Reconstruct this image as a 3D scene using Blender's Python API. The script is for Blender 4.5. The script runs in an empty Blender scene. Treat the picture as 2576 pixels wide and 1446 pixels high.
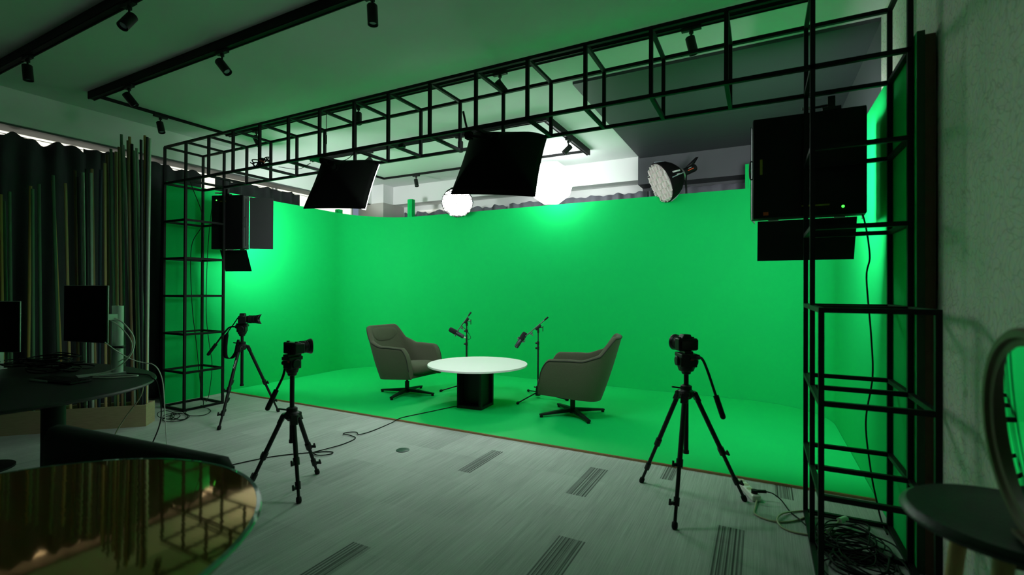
import bpy, bmesh, math, random
import numpy as np
from mathutils import Vector, Matrix
random.seed(7)
SC = bpy.context.scene
COL = SC.collection
PI = math.pi
V = Vector

# ------------------------------------------------------------------ materials
def nodes_of(name):
    m = bpy.data.materials.new(name); m.use_nodes = True
    nt = m.node_tree; b = nt.nodes.get('Principled BSDF')
    return m, nt, b

def N(nt, kind, **kw):
    n = nt.nodes.new(kind)
    for k, v in kw.items():
        if k.startswith('i_'):
            key = k[2:]
            n.inputs[int(key) if key.isdigit() else key.replace('_', ' ')].default_value = v
        else: setattr(n, k, v)
    return n

def L(nt, a, ao, b, bi): nt.links.new(a.outputs[ao], b.inputs[bi])

def mat(name, col, rough=0.5, metal=0.0, var=0.08, scale=30.0, spec=0.5, bump=0.0, coat=0.0, stretch=(1, 1, 1), sheen=0.0):
    """procedural surface: base colour broken up by object-space noise"""
    m, nt, b = nodes_of(name)
    tc = N(nt, 'ShaderNodeTexCoord'); mp = N(nt, 'ShaderNodeMapping')
    mp.inputs['Scale'].default_value = stretch
    L(nt, tc, 'Object', mp, 'Vector')
    nz = N(nt, 'ShaderNodeTexNoise', i_Scale=scale, i_Detail=4.0)
    L(nt, mp, 'Vector', nz, 'Vector')
    mx = N(nt, 'ShaderNodeMix', data_type='RGBA')
    mx.inputs[6].default_value = tuple(c * (1 - var) for c in col) + (1,)
    mx.inputs[7].default_value = tuple(min(1, c * (1 + var)) for c in col) + (1,)
    L(nt, nz, 'Fac', mx, 0); L(nt, mx, 2, b, 'Base Color')
    b.inputs['Roughness'].default_value = rough
    b.inputs['Metallic'].default_value = metal
    b.inputs['Specular IOR Level'].default_value = spec
    b.inputs['Coat Weight'].default_value = coat
    if sheen: b.inputs['Sheen Weight'].default_value = sheen
    if bump:
        bp = N(nt, 'ShaderNodeBump', i_Strength=bump, i_Distance=0.01)
        L(nt, nz, 'Fac', bp, 'Height'); L(nt, bp, 'Normal', b, 'Normal')
    return m

def emit(name, col, strength):
    m, nt, b = nodes_of(name)
    b.inputs['Base Color'].default_value = (0.8, 0.8, 0.8, 1)
    b.inputs['Emission Color'].default_value = (*col, 1)
    b.inputs['Emission Strength'].default_value = strength
    return m

K = 1.0
M = {}
M['green'] = mat('green chroma paint', (0.005, 0.49, 0.110), 0.7, var=0.02, scale=6, spec=0.06)
M['green_deck'] = mat('green satin stage vinyl', (0.004, 0.58, 0.127), 0.55, var=0.02, scale=6, spec=0.25)
M['white'] = mat('white paint', (0.80, 0.81, 0.80), 0.7, var=0.02, scale=3, spec=0.2)
M['ceil'] = mat('ceiling paint', (0.70, 0.73, 0.72), 0.75, var=0.02, scale=2, spec=0.2)
M['grey_wall'] = mat('dark grey paint', (0.085, 0.09, 0.10), 0.6, var=0.04, scale=4, spec=0.3)
M['col'] = mat('grey beige column tone', (0.45, 0.44, 0.41), 0.6, var=0.03, scale=5)
M['black'] = mat('black powder coat', (0.007, 0.007, 0.008), 0.5, var=0.2, scale=60, spec=0.3)
M['blackp'] = mat('black plastic', (0.007, 0.007, 0.008), 0.42, var=0.2, scale=90, spec=0.35)
M['blackm'] = mat('black rubber', (0.006, 0.006, 0.006), 0.7, var=0.2, scale=90, spec=0.25)
M['gantry'] = mat('black painted steel', (0.006, 0.006, 0.007), 0.55, var=0.2, scale=40, spec=0.22)
M['fabric_black'] = mat('black softbox cloth', (0.003, 0.003, 0.003), 0.85, var=0.2, scale=200, spec=0.15)
M['panel_black'] = mat('black panel housing', (0.006, 0.006, 0.007), 0.55, var=0.15, scale=50, spec=0.25)
M['panel_grey'] = mat('dark grey panel metal', (0.06, 0.06, 0.065), 0.55, var=0.1, scale=60)
M['chair'] = mat('olive grey wool', (0.078, 0.090, 0.056), 0.95, var=0.35, scale=260, spec=0.1, bump=0.25, sheen=0.08)
M['piping'] = mat('dark piping cord', (0.02, 0.022, 0.016), 0.9, var=0.2, scale=200)
M['table_white'] = mat('white laminate', (0.87, 0.86, 0.85), 0.45, var=0.02, scale=5)
M['steel'] = mat('brushed steel', (0.55, 0.56, 0.56), 0.35, 0.9, var=0.08, scale=40)
M['silver'] = mat('silver aluminium', (0.55, 0.58, 0.57), 0.45, 0.35, var=0.05, scale=40)
M['white_plastic'] = mat('white plastic', (0.78, 0.77, 0.72), 0.4, var=0.03, scale=20)
M['beige'] = mat('beige cable sheath', (0.50, 0.45, 0.32), 0.5, var=0.06, scale=60)
M['ply'] = mat('raw plywood edge', (0.36, 0.22, 0.09), 0.7, var=0.2, scale=80)
M['pine'] = mat('pine boards', (0.42, 0.33, 0.20), 0.6, var=0.22, scale=9, stretch=(1.5, 1.5, 12))
M['batten'] = mat('brown timber batten', (0.11, 0.055, 0.025), 0.7, var=0.2, scale=20)
M['beech'] = mat('beech leg wood', (0.50, 0.33, 0.14), 0.5, var=0.15, scale=20, stretch=(8, 8, 1))
M['curtain'] = mat('dark grey curtain', (0.055, 0.056, 0.062), 0.95, var=0.12, scale=90, spec=0.1)
M['curtain_b'] = mat('grey curtain', (0.17, 0.17, 0.20), 0.95, var=0.15, scale=90, spec=0.1)
M['orange'] = mat('orange plastic', (0.75, 0.10, 0.02), 0.45, var=0.05, scale=30)
M['red'] = mat('red badge', (0.6, 0.05, 0.03), 0.5, var=0.05, scale=30)
M['yellow'] = mat('yellow sticker', (0.30, 0.27, 0.03), 0.6, var=0.1, scale=30)
M['print_white'] = mat('white print', (0.65, 0.65, 0.65), 0.6, var=0.05, scale=30)
M['trim_grey'] = mat('grey reflective trim', (0.32, 0.40, 0.44), 0.5, var=0.05, scale=30)
M['leather'] = mat('black leather', (0.012, 0.013, 0.012), 0.42, var=0.25, scale=120, bump=0.15)
M['bench'] = mat('charcoal upholstery', (0.014, 0.015, 0.015), 0.9, var=0.2, scale=150)
M['desk'] = mat('black desk laminate', (0.012, 0.013, 0.013), 0.5, var=0.1, scale=30)
M['screen'] = mat('switched off screen', (0.004, 0.004, 0.004), 0.15, var=0.05, scale=10)
M['lens_glass'] = mat('lens glass', (0.01, 0.012, 0.02), 0.05, var=0.05, scale=10, coat=1.0)
M['mic_steel'] = mat('grey mic hardware', (0.16, 0.17, 0.18), 0.4, 0.7, var=0.08, scale=40)
M['foam'] = mat('black foam', (0.008, 0.009, 0.012), 0.95, var=0.4, scale=300, bump=0.4)
M['mic'] = mat('dark mic metal', (0.05, 0.055, 0.065), 0.35, 0.5, var=0.1, scale=60)
M['frame_brown'] = mat('brown mirror frame', (0.12, 0.075, 0.04), 0.5, var=0.15, scale=20)
M['mirror'] = mat('mirror silver', (0.8, 0.82, 0.8), 0.02, 1.0, var=0.005, scale=5)
M['outlet'] = mat('dark green outlet lid', (0.02, 0.06, 0.045), 0.4, var=0.1, scale=60)
M['cell'] = mat('white honeycomb cloth', (0.62, 0.58, 0.56), 0.85, var=0.06, scale=60)
M['track'] = mat('black track metal', (0.004, 0.004, 0.0045), 0.6, var=0.15, scale=50, spec=0.2)
M['spot'] = mat('black lamp can', (0.010, 0.011, 0.011), 0.5, var=0.15, scale=50, spec=0.3)
M['glass_edge'] = mat('green glass edge', (0.10, 0.22, 0.18), 0.08, var=0.05, scale=10, coat=1.0)
M['led_green'] = emit('green indicator', (0.05, 1, 0.05), 3.0)
M['end_dark'] = mat('dark green wall end', (0.008, 0.045, 0.018), 0.7, var=0.1, scale=20)
M['recess_shade'] = mat('dark grey recess shade', (0.09, 0.095, 0.095), 0.7, var=0.05, scale=10)
M['em_globe'] = emit('lantern light', (0.95, 1.0, 0.99), 11.5)
M['em_dishL'] = emit('dish light', (0.95, 1.0, 0.99), 60)
M['em_dishR'] = emit('dim dish light', (1.0, 0.95, 0.93), 0.8)
M['em_soft'] = emit('softbox light', (0.95, 1.0, 0.99), 17)
M['em_softC'] = emit('front softbox light', (0.95, 1.0, 0.99), 18)
M['em_led'] = emit('led panel light', (0.95, 1.0, 0.99), 84)
M['em_ledR'] = emit('right led panel light', (0.95, 1.0, 0.99), 52)
M['em_win'] = emit('daylit window pane', (1.0, 0.98, 0.80), 1.15)
M['em_dim'] = emit('dim back window pane', (1.0, 0.97, 0.80), 0.35)

def pole_mat(name, c): M[name] = mat(name, c, 0.6, var=0.12, scale=14, stretch=(6, 6, 1))
pole_mat('pole_mint', (0.50, 0.62, 0.52)); pole_mat('pole_ochre', (0.42, 0.28, 0.08)); pole_mat('pole_green', (0.12, 0.24, 0.14))
pole_mat('pole_brown', (0.17, 0.11, 0.05)); pole_mat('pole_dark', (0.012, 0.016, 0.020)); pole_mat('pole_tan', (0.50, 0.36, 0.17)); pole_mat('pole_blue', (0.03, 0.05, 0.10))

def carpet():
    m, nt, b = nodes_of('striped carpet tiles')
    tc = N(nt, 'ShaderNodeTexCoord')
    sep = N(nt, 'ShaderNodeSeparateXYZ'); L(nt, tc, 'Object', sep, 0)
    def mth(op, a, bb=None, c=None):
        n = N(nt, 'ShaderNodeMath', operation=op)
        for i, x in enumerate((a, bb, c)):
            if x is None: continue
            if isinstance(x, (int, float)): n.inputs[i].default_value = x
            else: nt.links.new(x, n.inputs[i])
        return n.outputs[0]
    def noise(sc, det=2.0):
        mp = N(nt, 'ShaderNodeMapping'); mp.inputs['Scale'].default_value = sc
        L(nt, tc, 'Object', mp, 0)
        n = N(nt, 'ShaderNodeTexNoise', i_Scale=1.0, i_Detail=det); L(nt, mp, 0, n, 'Vector')
        return n.outputs['Fac']
    X, Y = sep.outputs[0], sep.outputs[1]
    fine = noise((170, 3.0, 1), 3.0); mid = noise((34, 1.3, 1), 2.0); big = noise((2.2, 2.2, 1), 2.0)
    speck = noise((420, 260, 1), 1.0)
    # tile-by-tile tone, tiles 1.0 x 0.25 long across
    tx = mth('FLOOR', mth('MULTIPLY', X, 4.0)); ty = mth('FLOOR', mth('MULTIPLY', mth('ADD', Y, 0.1), 2.0))
    cmb = N(nt, 'ShaderNodeCombineXYZ'); nt.links.new(tx, cmb.inputs[0]); nt.links.new(ty, cmb.inputs[1])
    wn = N(nt, 'ShaderNodeTexWhiteNoise', noise_dimensions='2D'); L(nt, cmb, 0, wn, 'Vector')
    v = mth('ADD', mth('MULTIPLY', fine, 0.50), mth('MULTIPLY', mid, 0.17))
    v = mth('ADD', v, mth('MULTIPLY', big, 0.15)); v = mth('ADD', v, mth('MULTIPLY', speck, 0.48))
    v = mth('ADD', v, mth('MULTIPLY', wn.outputs['Value'], 0.10))
    ramp = N(nt, 'ShaderNodeMapRange', i_1=0.45, i_2=1.05, i_3=0.28, i_4=0.74); nt.links.new(v, ramp.inputs[0])
    val = ramp.outputs[0]
    # woven dark stripe blocks
    stripe = noise((100, 0.0, 1), 1.5)
    sm = N(nt, 'ShaderNodeMapRange', i_1=0.40, i_2=0.60, i_3=0.30, i_4=1.45); nt.links.new(stripe, sm.inputs[0])
    mask = None
    for (x0, x1, y0, y1) in ((-2.08, -1.965, 3.09, 3.63), (-1.195, -1.05, 3.10, 3.65), (-1.02, -0.86, 2.0, 2.55), (-0.23, -0.08, 2.45, 3.11),
                             (-0.665, -0.57, 3.67, 3.95), (0.09, 0.20, 3.71, 3.95), (-3.2, -3.1, 1.6, 2.1), (-2.0, -1.87, 1.4, 1.95)):
        a = mth('MULTIPLY', mth('GREATER_THAN', X, x0), mth('LESS_THAN', X, x1))
        c = mth('MULTIPLY', mth('GREATER_THAN', Y, y0), mth('LESS_THAN', Y, y1))
        a = mth('MULTIPLY', a, c); mask = a if mask is None else mth('MAXIMUM', mask, a)
    fac = mth('ADD', 1.0, mth('MULTIPLY', mask, mth('SUBTRACT', mth('MULTIPLY', sm.outputs[0], 0.62), 1.0)))
    val = mth('MULTIPLY', val, fac)
    cr = N(nt, 'ShaderNodeCombineColor')
    nt.links.new(mth('MULTIPLY', val, 0.93), cr.inputs[0]); nt.links.new(mth('MULTIPLY', val, 1.0), cr.inputs[1]); nt.links.new(mth('MULTIPLY', val, 0.95), cr.inputs[2])
    L(nt, cr, 0, b, 'Base Color'); b.inputs['Roughness'].default_value = 0.95; b.inputs['Specular IOR Level'].default_value = 0.1
    bp = N(nt, 'ShaderNodeBump', i_Strength=0.3, i_Distance=0.004); nt.links.new(v, bp.inputs['Height']); L(nt, bp, 'Normal', b, 'Normal')
    return m
M['carpet'] = carpet()

def wallpaper():
    m, nt, b = nodes_of('leaf pattern wallpaper')
    tc = N(nt, 'ShaderNodeTexCoord'); nz = N(nt, 'ShaderNodeTexNoise', i_Scale=5.0, i_Detail=1.0); L(nt, tc, 'Object', nz, 'Vector')
    mixv = N(nt, 'ShaderNodeMix', data_type='RGBA', blend_type='ADD'); mixv.inputs[0].default_value = 0.40
    L(nt, tc, 'Object', mixv, 6); L(nt, nz, 'Color', mixv, 7)
    vo = N(nt, 'ShaderNodeTexVoronoi', feature='DISTANCE_TO_EDGE', i_Scale=22.0); L(nt, mixv, 2, vo, 'Vector')
    mr = N(nt, 'ShaderNodeMapRange', i_1=0.0, i_2=0.06, i_3=0.0, i_4=1.0); L(nt, vo, 'Distance', mr, 0)
    n2 = N(nt, 'ShaderNodeTexNoise', i_Scale=40.0, i_Detail=4.0); L(nt, tc, 'Object', n2, 'Vector')
    mx = N(nt, 'ShaderNodeMix', data_type='RGBA'); mx.inputs[6].default_value = (0.58, 0.57, 0.50, 1); mx.inputs[7].default_value = (0.86, 0.84, 0.77, 1)
    L(nt, mr, 0, mx, 0)
    mm = N(nt, 'ShaderNodeMix', data_type='RGBA', blend_type='MULTIPLY'); mm.inputs[0].default_value = 0.35
    L(nt, mx, 2, mm, 6); L(nt, n2, 'Color', mm, 7); L(nt, mm, 2, b, 'Base Color')
    b.inputs['Roughness'].default_value = 0.8
    return m
M['wallpaper'] = wallpaper()

def dark_panel():
    m, nt, b = nodes_of('dark grey ceiling panels')
    tc = N(nt, 'ShaderNodeTexCoord'); sp = N(nt, 'ShaderNodeSeparateXYZ'); L(nt, tc, 'Object', sp, 0)
    a = N(nt, 'ShaderNodeMath', operation='MULTIPLY'); a.inputs[1].default_value = 1 / 0.83; L(nt, sp, 1, a, 0)
    f = N(nt, 'ShaderNodeMath', operation='FRACT'); L(nt, a, 0, f, 0)
    g = N(nt, 'ShaderNodeMath', operation='LESS_THAN'); g.inputs[1].default_value = 0.008; L(nt, f, 0, g, 0)
    mx = N(nt, 'ShaderNodeMix', data_type='RGBA'); mx.inputs[6].default_value = (0.038, 0.044, 0.050, 1); mx.inputs[7].default_value = (0.015, 0.015, 0.015, 1)
    L(nt, g, 0, mx, 0); L(nt, mx, 2, b, 'Base Color'); b.inputs['Roughness'].default_value = 0.55
    return m
M['dark_panel'] = dark_panel()

def bronze_top():
    m, nt, b = nodes_of('glossy walnut under glass')
    tc = N(nt, 'ShaderNodeTexCoord'); mp = N(nt, 'ShaderNodeMapping'); mp.inputs['Scale'].default_value = (2, 18, 2); mp.inputs['Rotation'].default_value = (0, 0, 0.35)
    L(nt, tc, 'Object', mp, 0); nz = N(nt, 'ShaderNodeTexNoise', i_Scale=3.0, i_Detail=6.0); L(nt, mp, 0, nz, 'Vector')
    mx = N(nt, 'ShaderNodeMix', data_type='RGBA'); mx.inputs[6].default_value = (0.38, 0.205, 0.050, 1); mx.inputs[7].default_value = (0.50, 0.28, 0.075, 1)
    L(nt, nz, 'Fac', mx, 0); L(nt, mx, 2, b, 'Base Color')
    b.inputs['Metallic'].default_value = 0.82; b.inputs['Roughness'].default_value = 0.04
    bp = N(nt, 'ShaderNodeBump', i_Strength=0.006, i_Distance=0.01); L(nt, nz, 'Fac', bp, 'Height'); L(nt, bp, 'Normal', b, 'Normal')
    return m
M['bronze_top'] = bronze_top()

# ------------------------------------------------------------------ mesh builder
ROOT = {}
def smoothline(pts, k=6, closed=False):
    P = [V(p) for p in pts]; out = []
    n = len(P); rng = range(n if closed else n - 1)
    for i in rng:
        p0 = P[(i - 1) % n] if closed or i > 0 else P[i] * 2 - P[i + 1]
        p1 = P[i]; p2 = P[(i + 1) % n]
        p3 = P[(i + 2) % n] if closed or i + 2 < n else p2 * 2 - p1
        for j in range(k):
            t = j / k
            out.append(0.5 * ((2 * p1) + (p2 - p0) * t + (2 * p0 - 5 * p1 + 4 * p2 - p3) * t * t + (3 * p1 - p0 - 3 * p2 + p3) * t ** 3))
    if not closed: out.append(P[-1].copy())
    return out

def frame_of(d):
    d = d.normalized()
    a = V((0, 0, 1)) if abs(d.z) < 0.95 else V((1, 0, 0))
    x = a.cross(d).normalized(); y = d.cross(x).normalized()
    return x, y, d

class MB:
    def __init__(s, T=None):
        s.v = []; s.f = []; s.T = T or Matrix.Identity(4)
    def add(s, vs, fs):
        o = len(s.v); s.v += [s.T @ V(p) for p in vs]; s.f += [[i + o for i in f] for f in fs]; return s
    def box(s, c, size, R=None):
        c = V(c); h = [x / 2 for x in size]; R = R or Matrix.Identity(3)
        vs = [c + R @ V((sx * h[0], sy * h[1], sz * h[2])) for sx in (-1, 1) for sy in (-1, 1) for sz in (-1, 1)]
        return s.add(vs, [(0, 1, 3, 2), (4, 6, 7, 5), (0, 4, 5, 1), (2, 3, 7, 6), (0, 2, 6, 4), (1, 5, 7, 3)])
    def bb(s, lo, hi):
        return s.box([(a + b) / 2 for a, b in zip(lo, hi)], [b - a for a, b in zip(lo, hi)])
    def bar(s, p, q, w, d=None):
        p, q = V(p), V(q); x, y, z = frame_of(q - p); d = d or w
        return s.box((p + q) / 2, (w, d, (q - p).length), Matrix((x, y, z)).transposed())
    def cyl(s, p, q, r, n=16, r2=None):
        p, q = V(p), V(q); r2 = r if r2 is None else r2; x, y, z = frame_of(q - p); vs = []
        for c, rr in ((p, r), (q, r2)):
            for i in range(n):
                a = 2 * PI * i / n; vs.append(c + (x * math.cos(a) + y * math.sin(a)) * rr)
        fs = [(i, (i + 1) % n, n + (i + 1) % n, n + i) for i in range(n)] + [tuple(range(n))[::-1], tuple(range(n, 2 * n))]
        return s.add(vs, fs)
    def tube(s, pts, r, n=8, closed=False):
        P = [V(p) for p in pts]; m = len(P); vs = []
        rad = r if callable(r) else (lambda t: r)
        x = None
        for i in range(m):
            a = P[(i - 1) % m] if (closed or i > 0) else P[i]; b = P[(i + 1) % m] if (closed or i < m - 1) else P[i]
            d = (b - a).normalized() if (b - a).length > 1e-9 else V((0, 0, 1))
            if x is None: x = frame_of(d)[0]
            x = (x - d * x.dot(d)); x = x.normalized() if x.length > 1e-6 else frame_of(d)[0]
            y = d.cross(x)
            for k in range(n):
                t = 2 * PI * k / n; vs.append(P[i] + (x * math.cos(t) + y * math.sin(t)) * rad(i / max(1, m - 1)))
        fs = []
        for i in range(m if closed else m - 1):
            j = (i + 1) % m
            for k in range(n): fs.append((i * n + k, i * n + (k + 1) % n, j * n + (k + 1) % n, j * n + k))
        if not closed: fs += [tuple(range(n))[::-1], tuple(range((m - 1) * n, m * n))]
        return s.add(vs, fs)
    def lathe(s, prof, p=(0, 0, 0), d=(0, 0, 1), n=28, sx=1.0, sy=1.0, ring=False):
        """prof: list of (radius, height) along axis d from p"""
        p = V(p); x, y, z = frame_of(V(d)); vs = []; fs = []
        for (r, h) in prof:
            for i in range(n):
                a = 2 * PI * i / n; vs.append(p + z * h + (x * math.cos(a) * sx + y * math.sin(a) * sy) * r)
        for j in range(len(prof) - 1):
            for i in range(n): fs.append((j * n + i, j * n + (i + 1) % n, (j + 1) * n + (i + 1) % n, (j + 1) * n + i))
        if ring: j = len(prof) - 1; fs += [(j * n + i, j * n + (i + 1) % n, (i + 1) % n, i) for i in range(n)]
        else: fs += [tuple(range(n))[::-1], tuple(range((len(prof) - 1) * n, len(prof) * n))]
        return s.add(vs, fs)
    def prism(s, poly, vec):
        n = len(poly); P = [V(p) for p in poly]; vec = V(vec)
        return s.add(P + [p + vec for p in P], [tuple(range(n))[::-1], tuple(range(n, 2 * n))] + [(i, (i + 1) % n, n + (i + 1) % n, n + i) for i in range(n)])
    def grid(s, f, nu, nv, closed_u=False):
        vs = [f(i / (nu if closed_u else nu - 1), j / (nv - 1)) for i in range(nu) for j in range(nv)]
        fs = []
        for i in range(nu if closed_u else nu - 1):
            k = (i + 1) % nu
            for j in range(nv - 1): fs.append((i * nv + j, k * nv + j, k * nv + j + 1, i * nv + j + 1))
        return s.add(vs, fs)
    def torus(s, c, d, R, r, n=40, m=10):
        x, y, z = frame_of(V(d)); c = V(c)
        return s.tube([c + (x * math.cos(2 * PI * i / n) + y * math.sin(2 * PI * i / n)) * R for i in range(n)], r, m, True)
    def sphere(s, c, r, n=16, m=10, sc=(1, 1, 1)):
        prof = []
        for j in range(m + 1):
            a = -PI / 2 + PI * j / m; prof.append((max(1e-4, r * math.cos(a)), r * math.sin(a)))
        o = len(s.v); s.lathe(prof, (0, 0, 0), (0, 0, 1), n)
        c = V(c)
        Ti = s.T.inverted()
        for i in range(o, len(s.v)):
            p = Ti @ s.v[i]; s.v[i] = s.T @ (c + V((p.x * sc[0], p.y * sc[1], p.z * sc[2])))
        return s
    def build(s, name, m, parent=None, bevel=0.0, segs=2, angle=38, solid=0.0, recalc=True):
        me = bpy.data.meshes.new(name)
        off = ROOT[parent.name] if parent else V((0, 0, 0))
        if parent is None and s.v:
            lo = [min(p[i] for p in s.v) for i in range(3)]; hi = [max(p[i] for p in s.v) for i in range(3)]
            off = V(((lo[0] + hi[0]) / 2, (lo[1] + hi[1]) / 2, lo[2])) if not name.startswith(('floor', 'ceiling', 'wall', 'trim')) else V((0, 0, 0))
        me.from_pydata([tuple(p - off) for p in s.v], [], s.f); me.update()
        if recalc:
            bm = bmesh.new(); bm.from_mesh(me); bmesh.ops.remove_doubles(bm, verts=bm.verts, dist=1e-6)
            bmesh.ops.recalc_face_normals(bm, faces=bm.faces); bm.to_mesh(me); bm.free()
        me.polygons.foreach_set('use_smooth', [True] * len(me.polygons))
        me.set_sharp_from_angle(angle=math.radians(angle))
        me.materials.append(M[m])
        o = bpy.data.objects.new(name, me); COL.objects.link(o)
        if parent: o.parent = parent
        else: o.location = off
        ROOT[o.name] = off
        if solid:
            md = o.modifiers.new('thickness', 'SOLIDIFY'); md.thickness = solid; md.offset = 0
        if bevel:
            md = o.modifiers.new('edge', 'BEVEL'); md.width = bevel; md.segments = segs; md.limit_method = 'ANGLE'; md.angle_limit = math.radians(40)
        return o

def tag(o, label, cat, group=None, kind=None):
    if label: o['label'] = label
    if cat: o['category'] = cat
    if group: o['group'] = group
    if kind: o['kind'] = kind
    return o
def thing(name, label, cat, loc=(0, 0, 0), group=None):
    o = bpy.data.objects.new(name, None); COL.objects.link(o); o.location = loc; o.empty_display_size = 0.1
    ROOT[o.name] = V(loc)
    return tag(o, label, cat, group)
def struct(o, label=None):
    o['kind'] = 'structure'
    if label: o['label'] = label
    return o
def TR(loc, rz=0): return Matrix.Translation(V(loc)) @ Matrix.Rotation(rz, 4, 'Z')

# ------------------------------------------------------------------ camera
CAMZ = 1.4
yaw, pitch, roll = (math.radians(a) for a in (27.52874, 0.27680, 0.24197))
fw = V((-math.sin(yaw) * math.cos(pitch), math.cos(yaw) * math.cos(pitch), math.sin(pitch)))
rt = V((math.cos(yaw), math.sin(yaw), 0)); up = rt.cross(fw)
rt, up = rt * math.cos(roll) + up * math.sin(roll), -rt * math.sin(roll) + up * math.cos(roll)
cam = bpy.data.cameras.new('camera'); co = bpy.data.objects.new('camera', cam); COL.objects.link(co)
co.matrix_world = Matrix(((rt.x, up.x, -fw.x, 0), (rt.y, up.y, -fw.y, 0), (rt.z, up.z, -fw.z, CAMZ), (0, 0, 0, 1)))
cam.sensor_width = 36; cam.lens = 36 * 1200.795 / 2576; cam.clip_start = 0.05
cam.dof.use_dof = True; cam.dof.focus_distance = 5.3; cam.dof.aperture_fstop = 1.7
SC.camera = co
SC.view_settings.view_transform = 'Standard'; SC.view_settings.look = 'None'; SC.view_settings.gamma = 1; SC.view_settings.exposure = 0.0
w = bpy.data.worlds.new('world'); SC.world = w; w.use_nodes = True
w.node_tree.nodes['Background'].inputs[0].default_value = (0.5, 0.6, 0.8, 1); w.node_tree.nodes['Background'].inputs[1].default_value = 0.4

# ------------------------------------------------------------------ room shell
ZC = 3.4; XL, XR, YB, YF = -6.68, 0.775, 7.2, -5.0
struct(MB().bb((-7.1, YF, -0.05), (0.9, 7.6, 0)).build('floor', 'carpet'))
struct(MB().bb((-7.1, YF, ZC), (0.9, 7.6, ZC + 0.05)).build('ceiling', 'ceil'))
struct(MB().bb((-7.2, YF - 0.08, 0), (0.9, YF, ZC)).build('wall_front', 'grey_wall'))
b = MB(); b.bb((-7.02, YF, 3.05), (XL, YB, ZC)).bb((-7.1, YF, 0), (-7.02, 7.6, 2.45)).bb((-7.1, YF, 3.045), (-7.02, 7.6, ZC)).bb((-7.1, YF, 2.45), (-7.02, -1.48, 3.045))
struct(b.build('wall_left', 'white'))
b = MB(); b.bb((XL, YB, 3.05), (-1.632, 7.52, ZC)).bb((-7.1, 7.52, 0), (-1.632, 7.6, ZC)); struct(b.build('wall_back', 'white'))
b = MB(); b.bb((-1.632, YB, 2.98), (0.9, 7.52, ZC)).bb((-1.632, 7.52, 0), (0.9, 7.6, ZC)); struct(b.build('wall_back', 'grey_wall'), 'dark grey painted end of the back wall above the curtain')
struct(MB().bb((XR, YF, 0), (0.9, 4.312, ZC)).build('wall_right', 'wallpaper'))
struct(MB().bb((XR, 4.312, 0), (0.9, 7.6, ZC)).build('wall_right', 'grey_wall'), 'dark grey painted rear stretch of the right wall')
struct(MB().bb((-1.605, 4.32, 3.372), (XR, YB, ZC)).build('trim_1', 'dark_panel'), 'dark grey dropped ceiling panels')
b = MB(); b.bb((-7.02, 6.92, 0), (-6.38, 7.52, 3.05)); struct(b.build('wall_column', 'col'), 'grey column in the back left corner')  # column is greyer than the white boxing above it
b = MB(); b.bb((-6.72, 6.92, 3.05), (-6.38, 7.21, ZC)); struct(b.build('trim_2', 'white'), 'white boxing above the corner column')
struct(MB().bb((-6.985, YF, 3.033), (-6.705, 6.92, 3.05)).build('trim_3', 'recess_shade'), 'dark grey board added to shade the underside of the window recess')  # added board, its dark colour stands in for shade under the bulkhead
# windows behind the left curtains, one pane each with its frame
wy = [-1.5, 0.15, 1.8, 3.45, 5.1, 6.8]
for i in range(5):
    y0, y1 = wy[i] + 0.02, wy[i + 1] - 0.02
    o = struct(MB().bb((-7.075, y0, 2.45), (-7.06, y1, 3.045)).build('window_%d' % (i + 1), 'em_win'))
    f = MB(); f.bb((-7.06, y0, 3.015), (-7.045, y1, 3.022)).bb((-7.06, y0, 2.45), (-7.025, y0 + 0.03, 3.045)).bb((-7.06, y1 - 0.03, 2.45), (-7.025, y1, 3.045))
    f.build('window_frame', 'white', o)
o = struct(MB().bb((-6.0, 7.49, 2.75), (-4.9, 7.515, 2.95)).build('window_6', 'em_dim'))
MB().bb((-6.0, 7.475, 2.85), (-4.9, 7.49, 2.865)).build('window_frame', 'white', o)

# ------------------------------------------------------------------ curtains
def curtain(name, label, axis, c, a0, a1, ztop, amp, per, m, group, seed, scallop=0.02):
    rnd = random.Random(seed); n = int((a1 - a0) / 0.02) + 2; ph = rnd.random() * 6
    def pos(u, t):
        a = a0 + (a1 - a0) * u
        s = math.sin(a * 2 * PI / per + ph + 0.9 * math.sin(a * 3.1 + ph))
        zt = ztop + scallop * math.sin(a * 2 * PI / (per * 1.9) + ph * 2) + 0.6 * scallop * math.sin(a * 2 * PI / (per * 0.77))
        z = 0.02 + (zt - 0.02) * t
        dd = c + amp * s * (0.65 + 0.35 * (1 - t)) + 0.008 * math.sin(a * 37 + t * 3)
        return (dd, a, z) if axis == 'y' else (a, dd, z)
    o = MB().grid(pos, n, 14).build(name, m, solid=0.004, angle=80, recalc=False)
    return tag(o, label, 'curtain', group)
G = 'dark curtains along the window wall'
curtain('curtain', 'dark grey curtain at the far left behind the monitors and poles', 'y', -6.83, -1.4, 2.78, 2.965, 0.05, 0.21, 'curtain', G, 1, 0.03)
curtain('curtain', 'dark grey curtain just behind the tallest poles, left of the metal tower', 'y', -6.81, 2.55, 3.34, 2.99, 0.035, 0.2, 'curtain', G, 2, 0.01)
curtain('curtain', 'dark grey curtain seen through the top of the left metal tower', 'y', -6.83, 3.20, 3.84, 2.98, 0.035, 0.2, 'curtain', G, 3, 0.02)
curtain('curtain', 'dark grey curtain above the green wall behind the left light panel', 'y', -6.83, 4.02, 5.40, 2.972, 0.04, 0.2, 'curtain', G, 4, 0.012)
G = 'grey curtains along the back wall'
curtain('curtain', 'grey back curtain right of the corner column, beside a green post', 'x', 7.36, -6.25, -3.92, 2.885, 0.04, 0.22, 'curtain_b', G, 5, 0.02)
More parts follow.
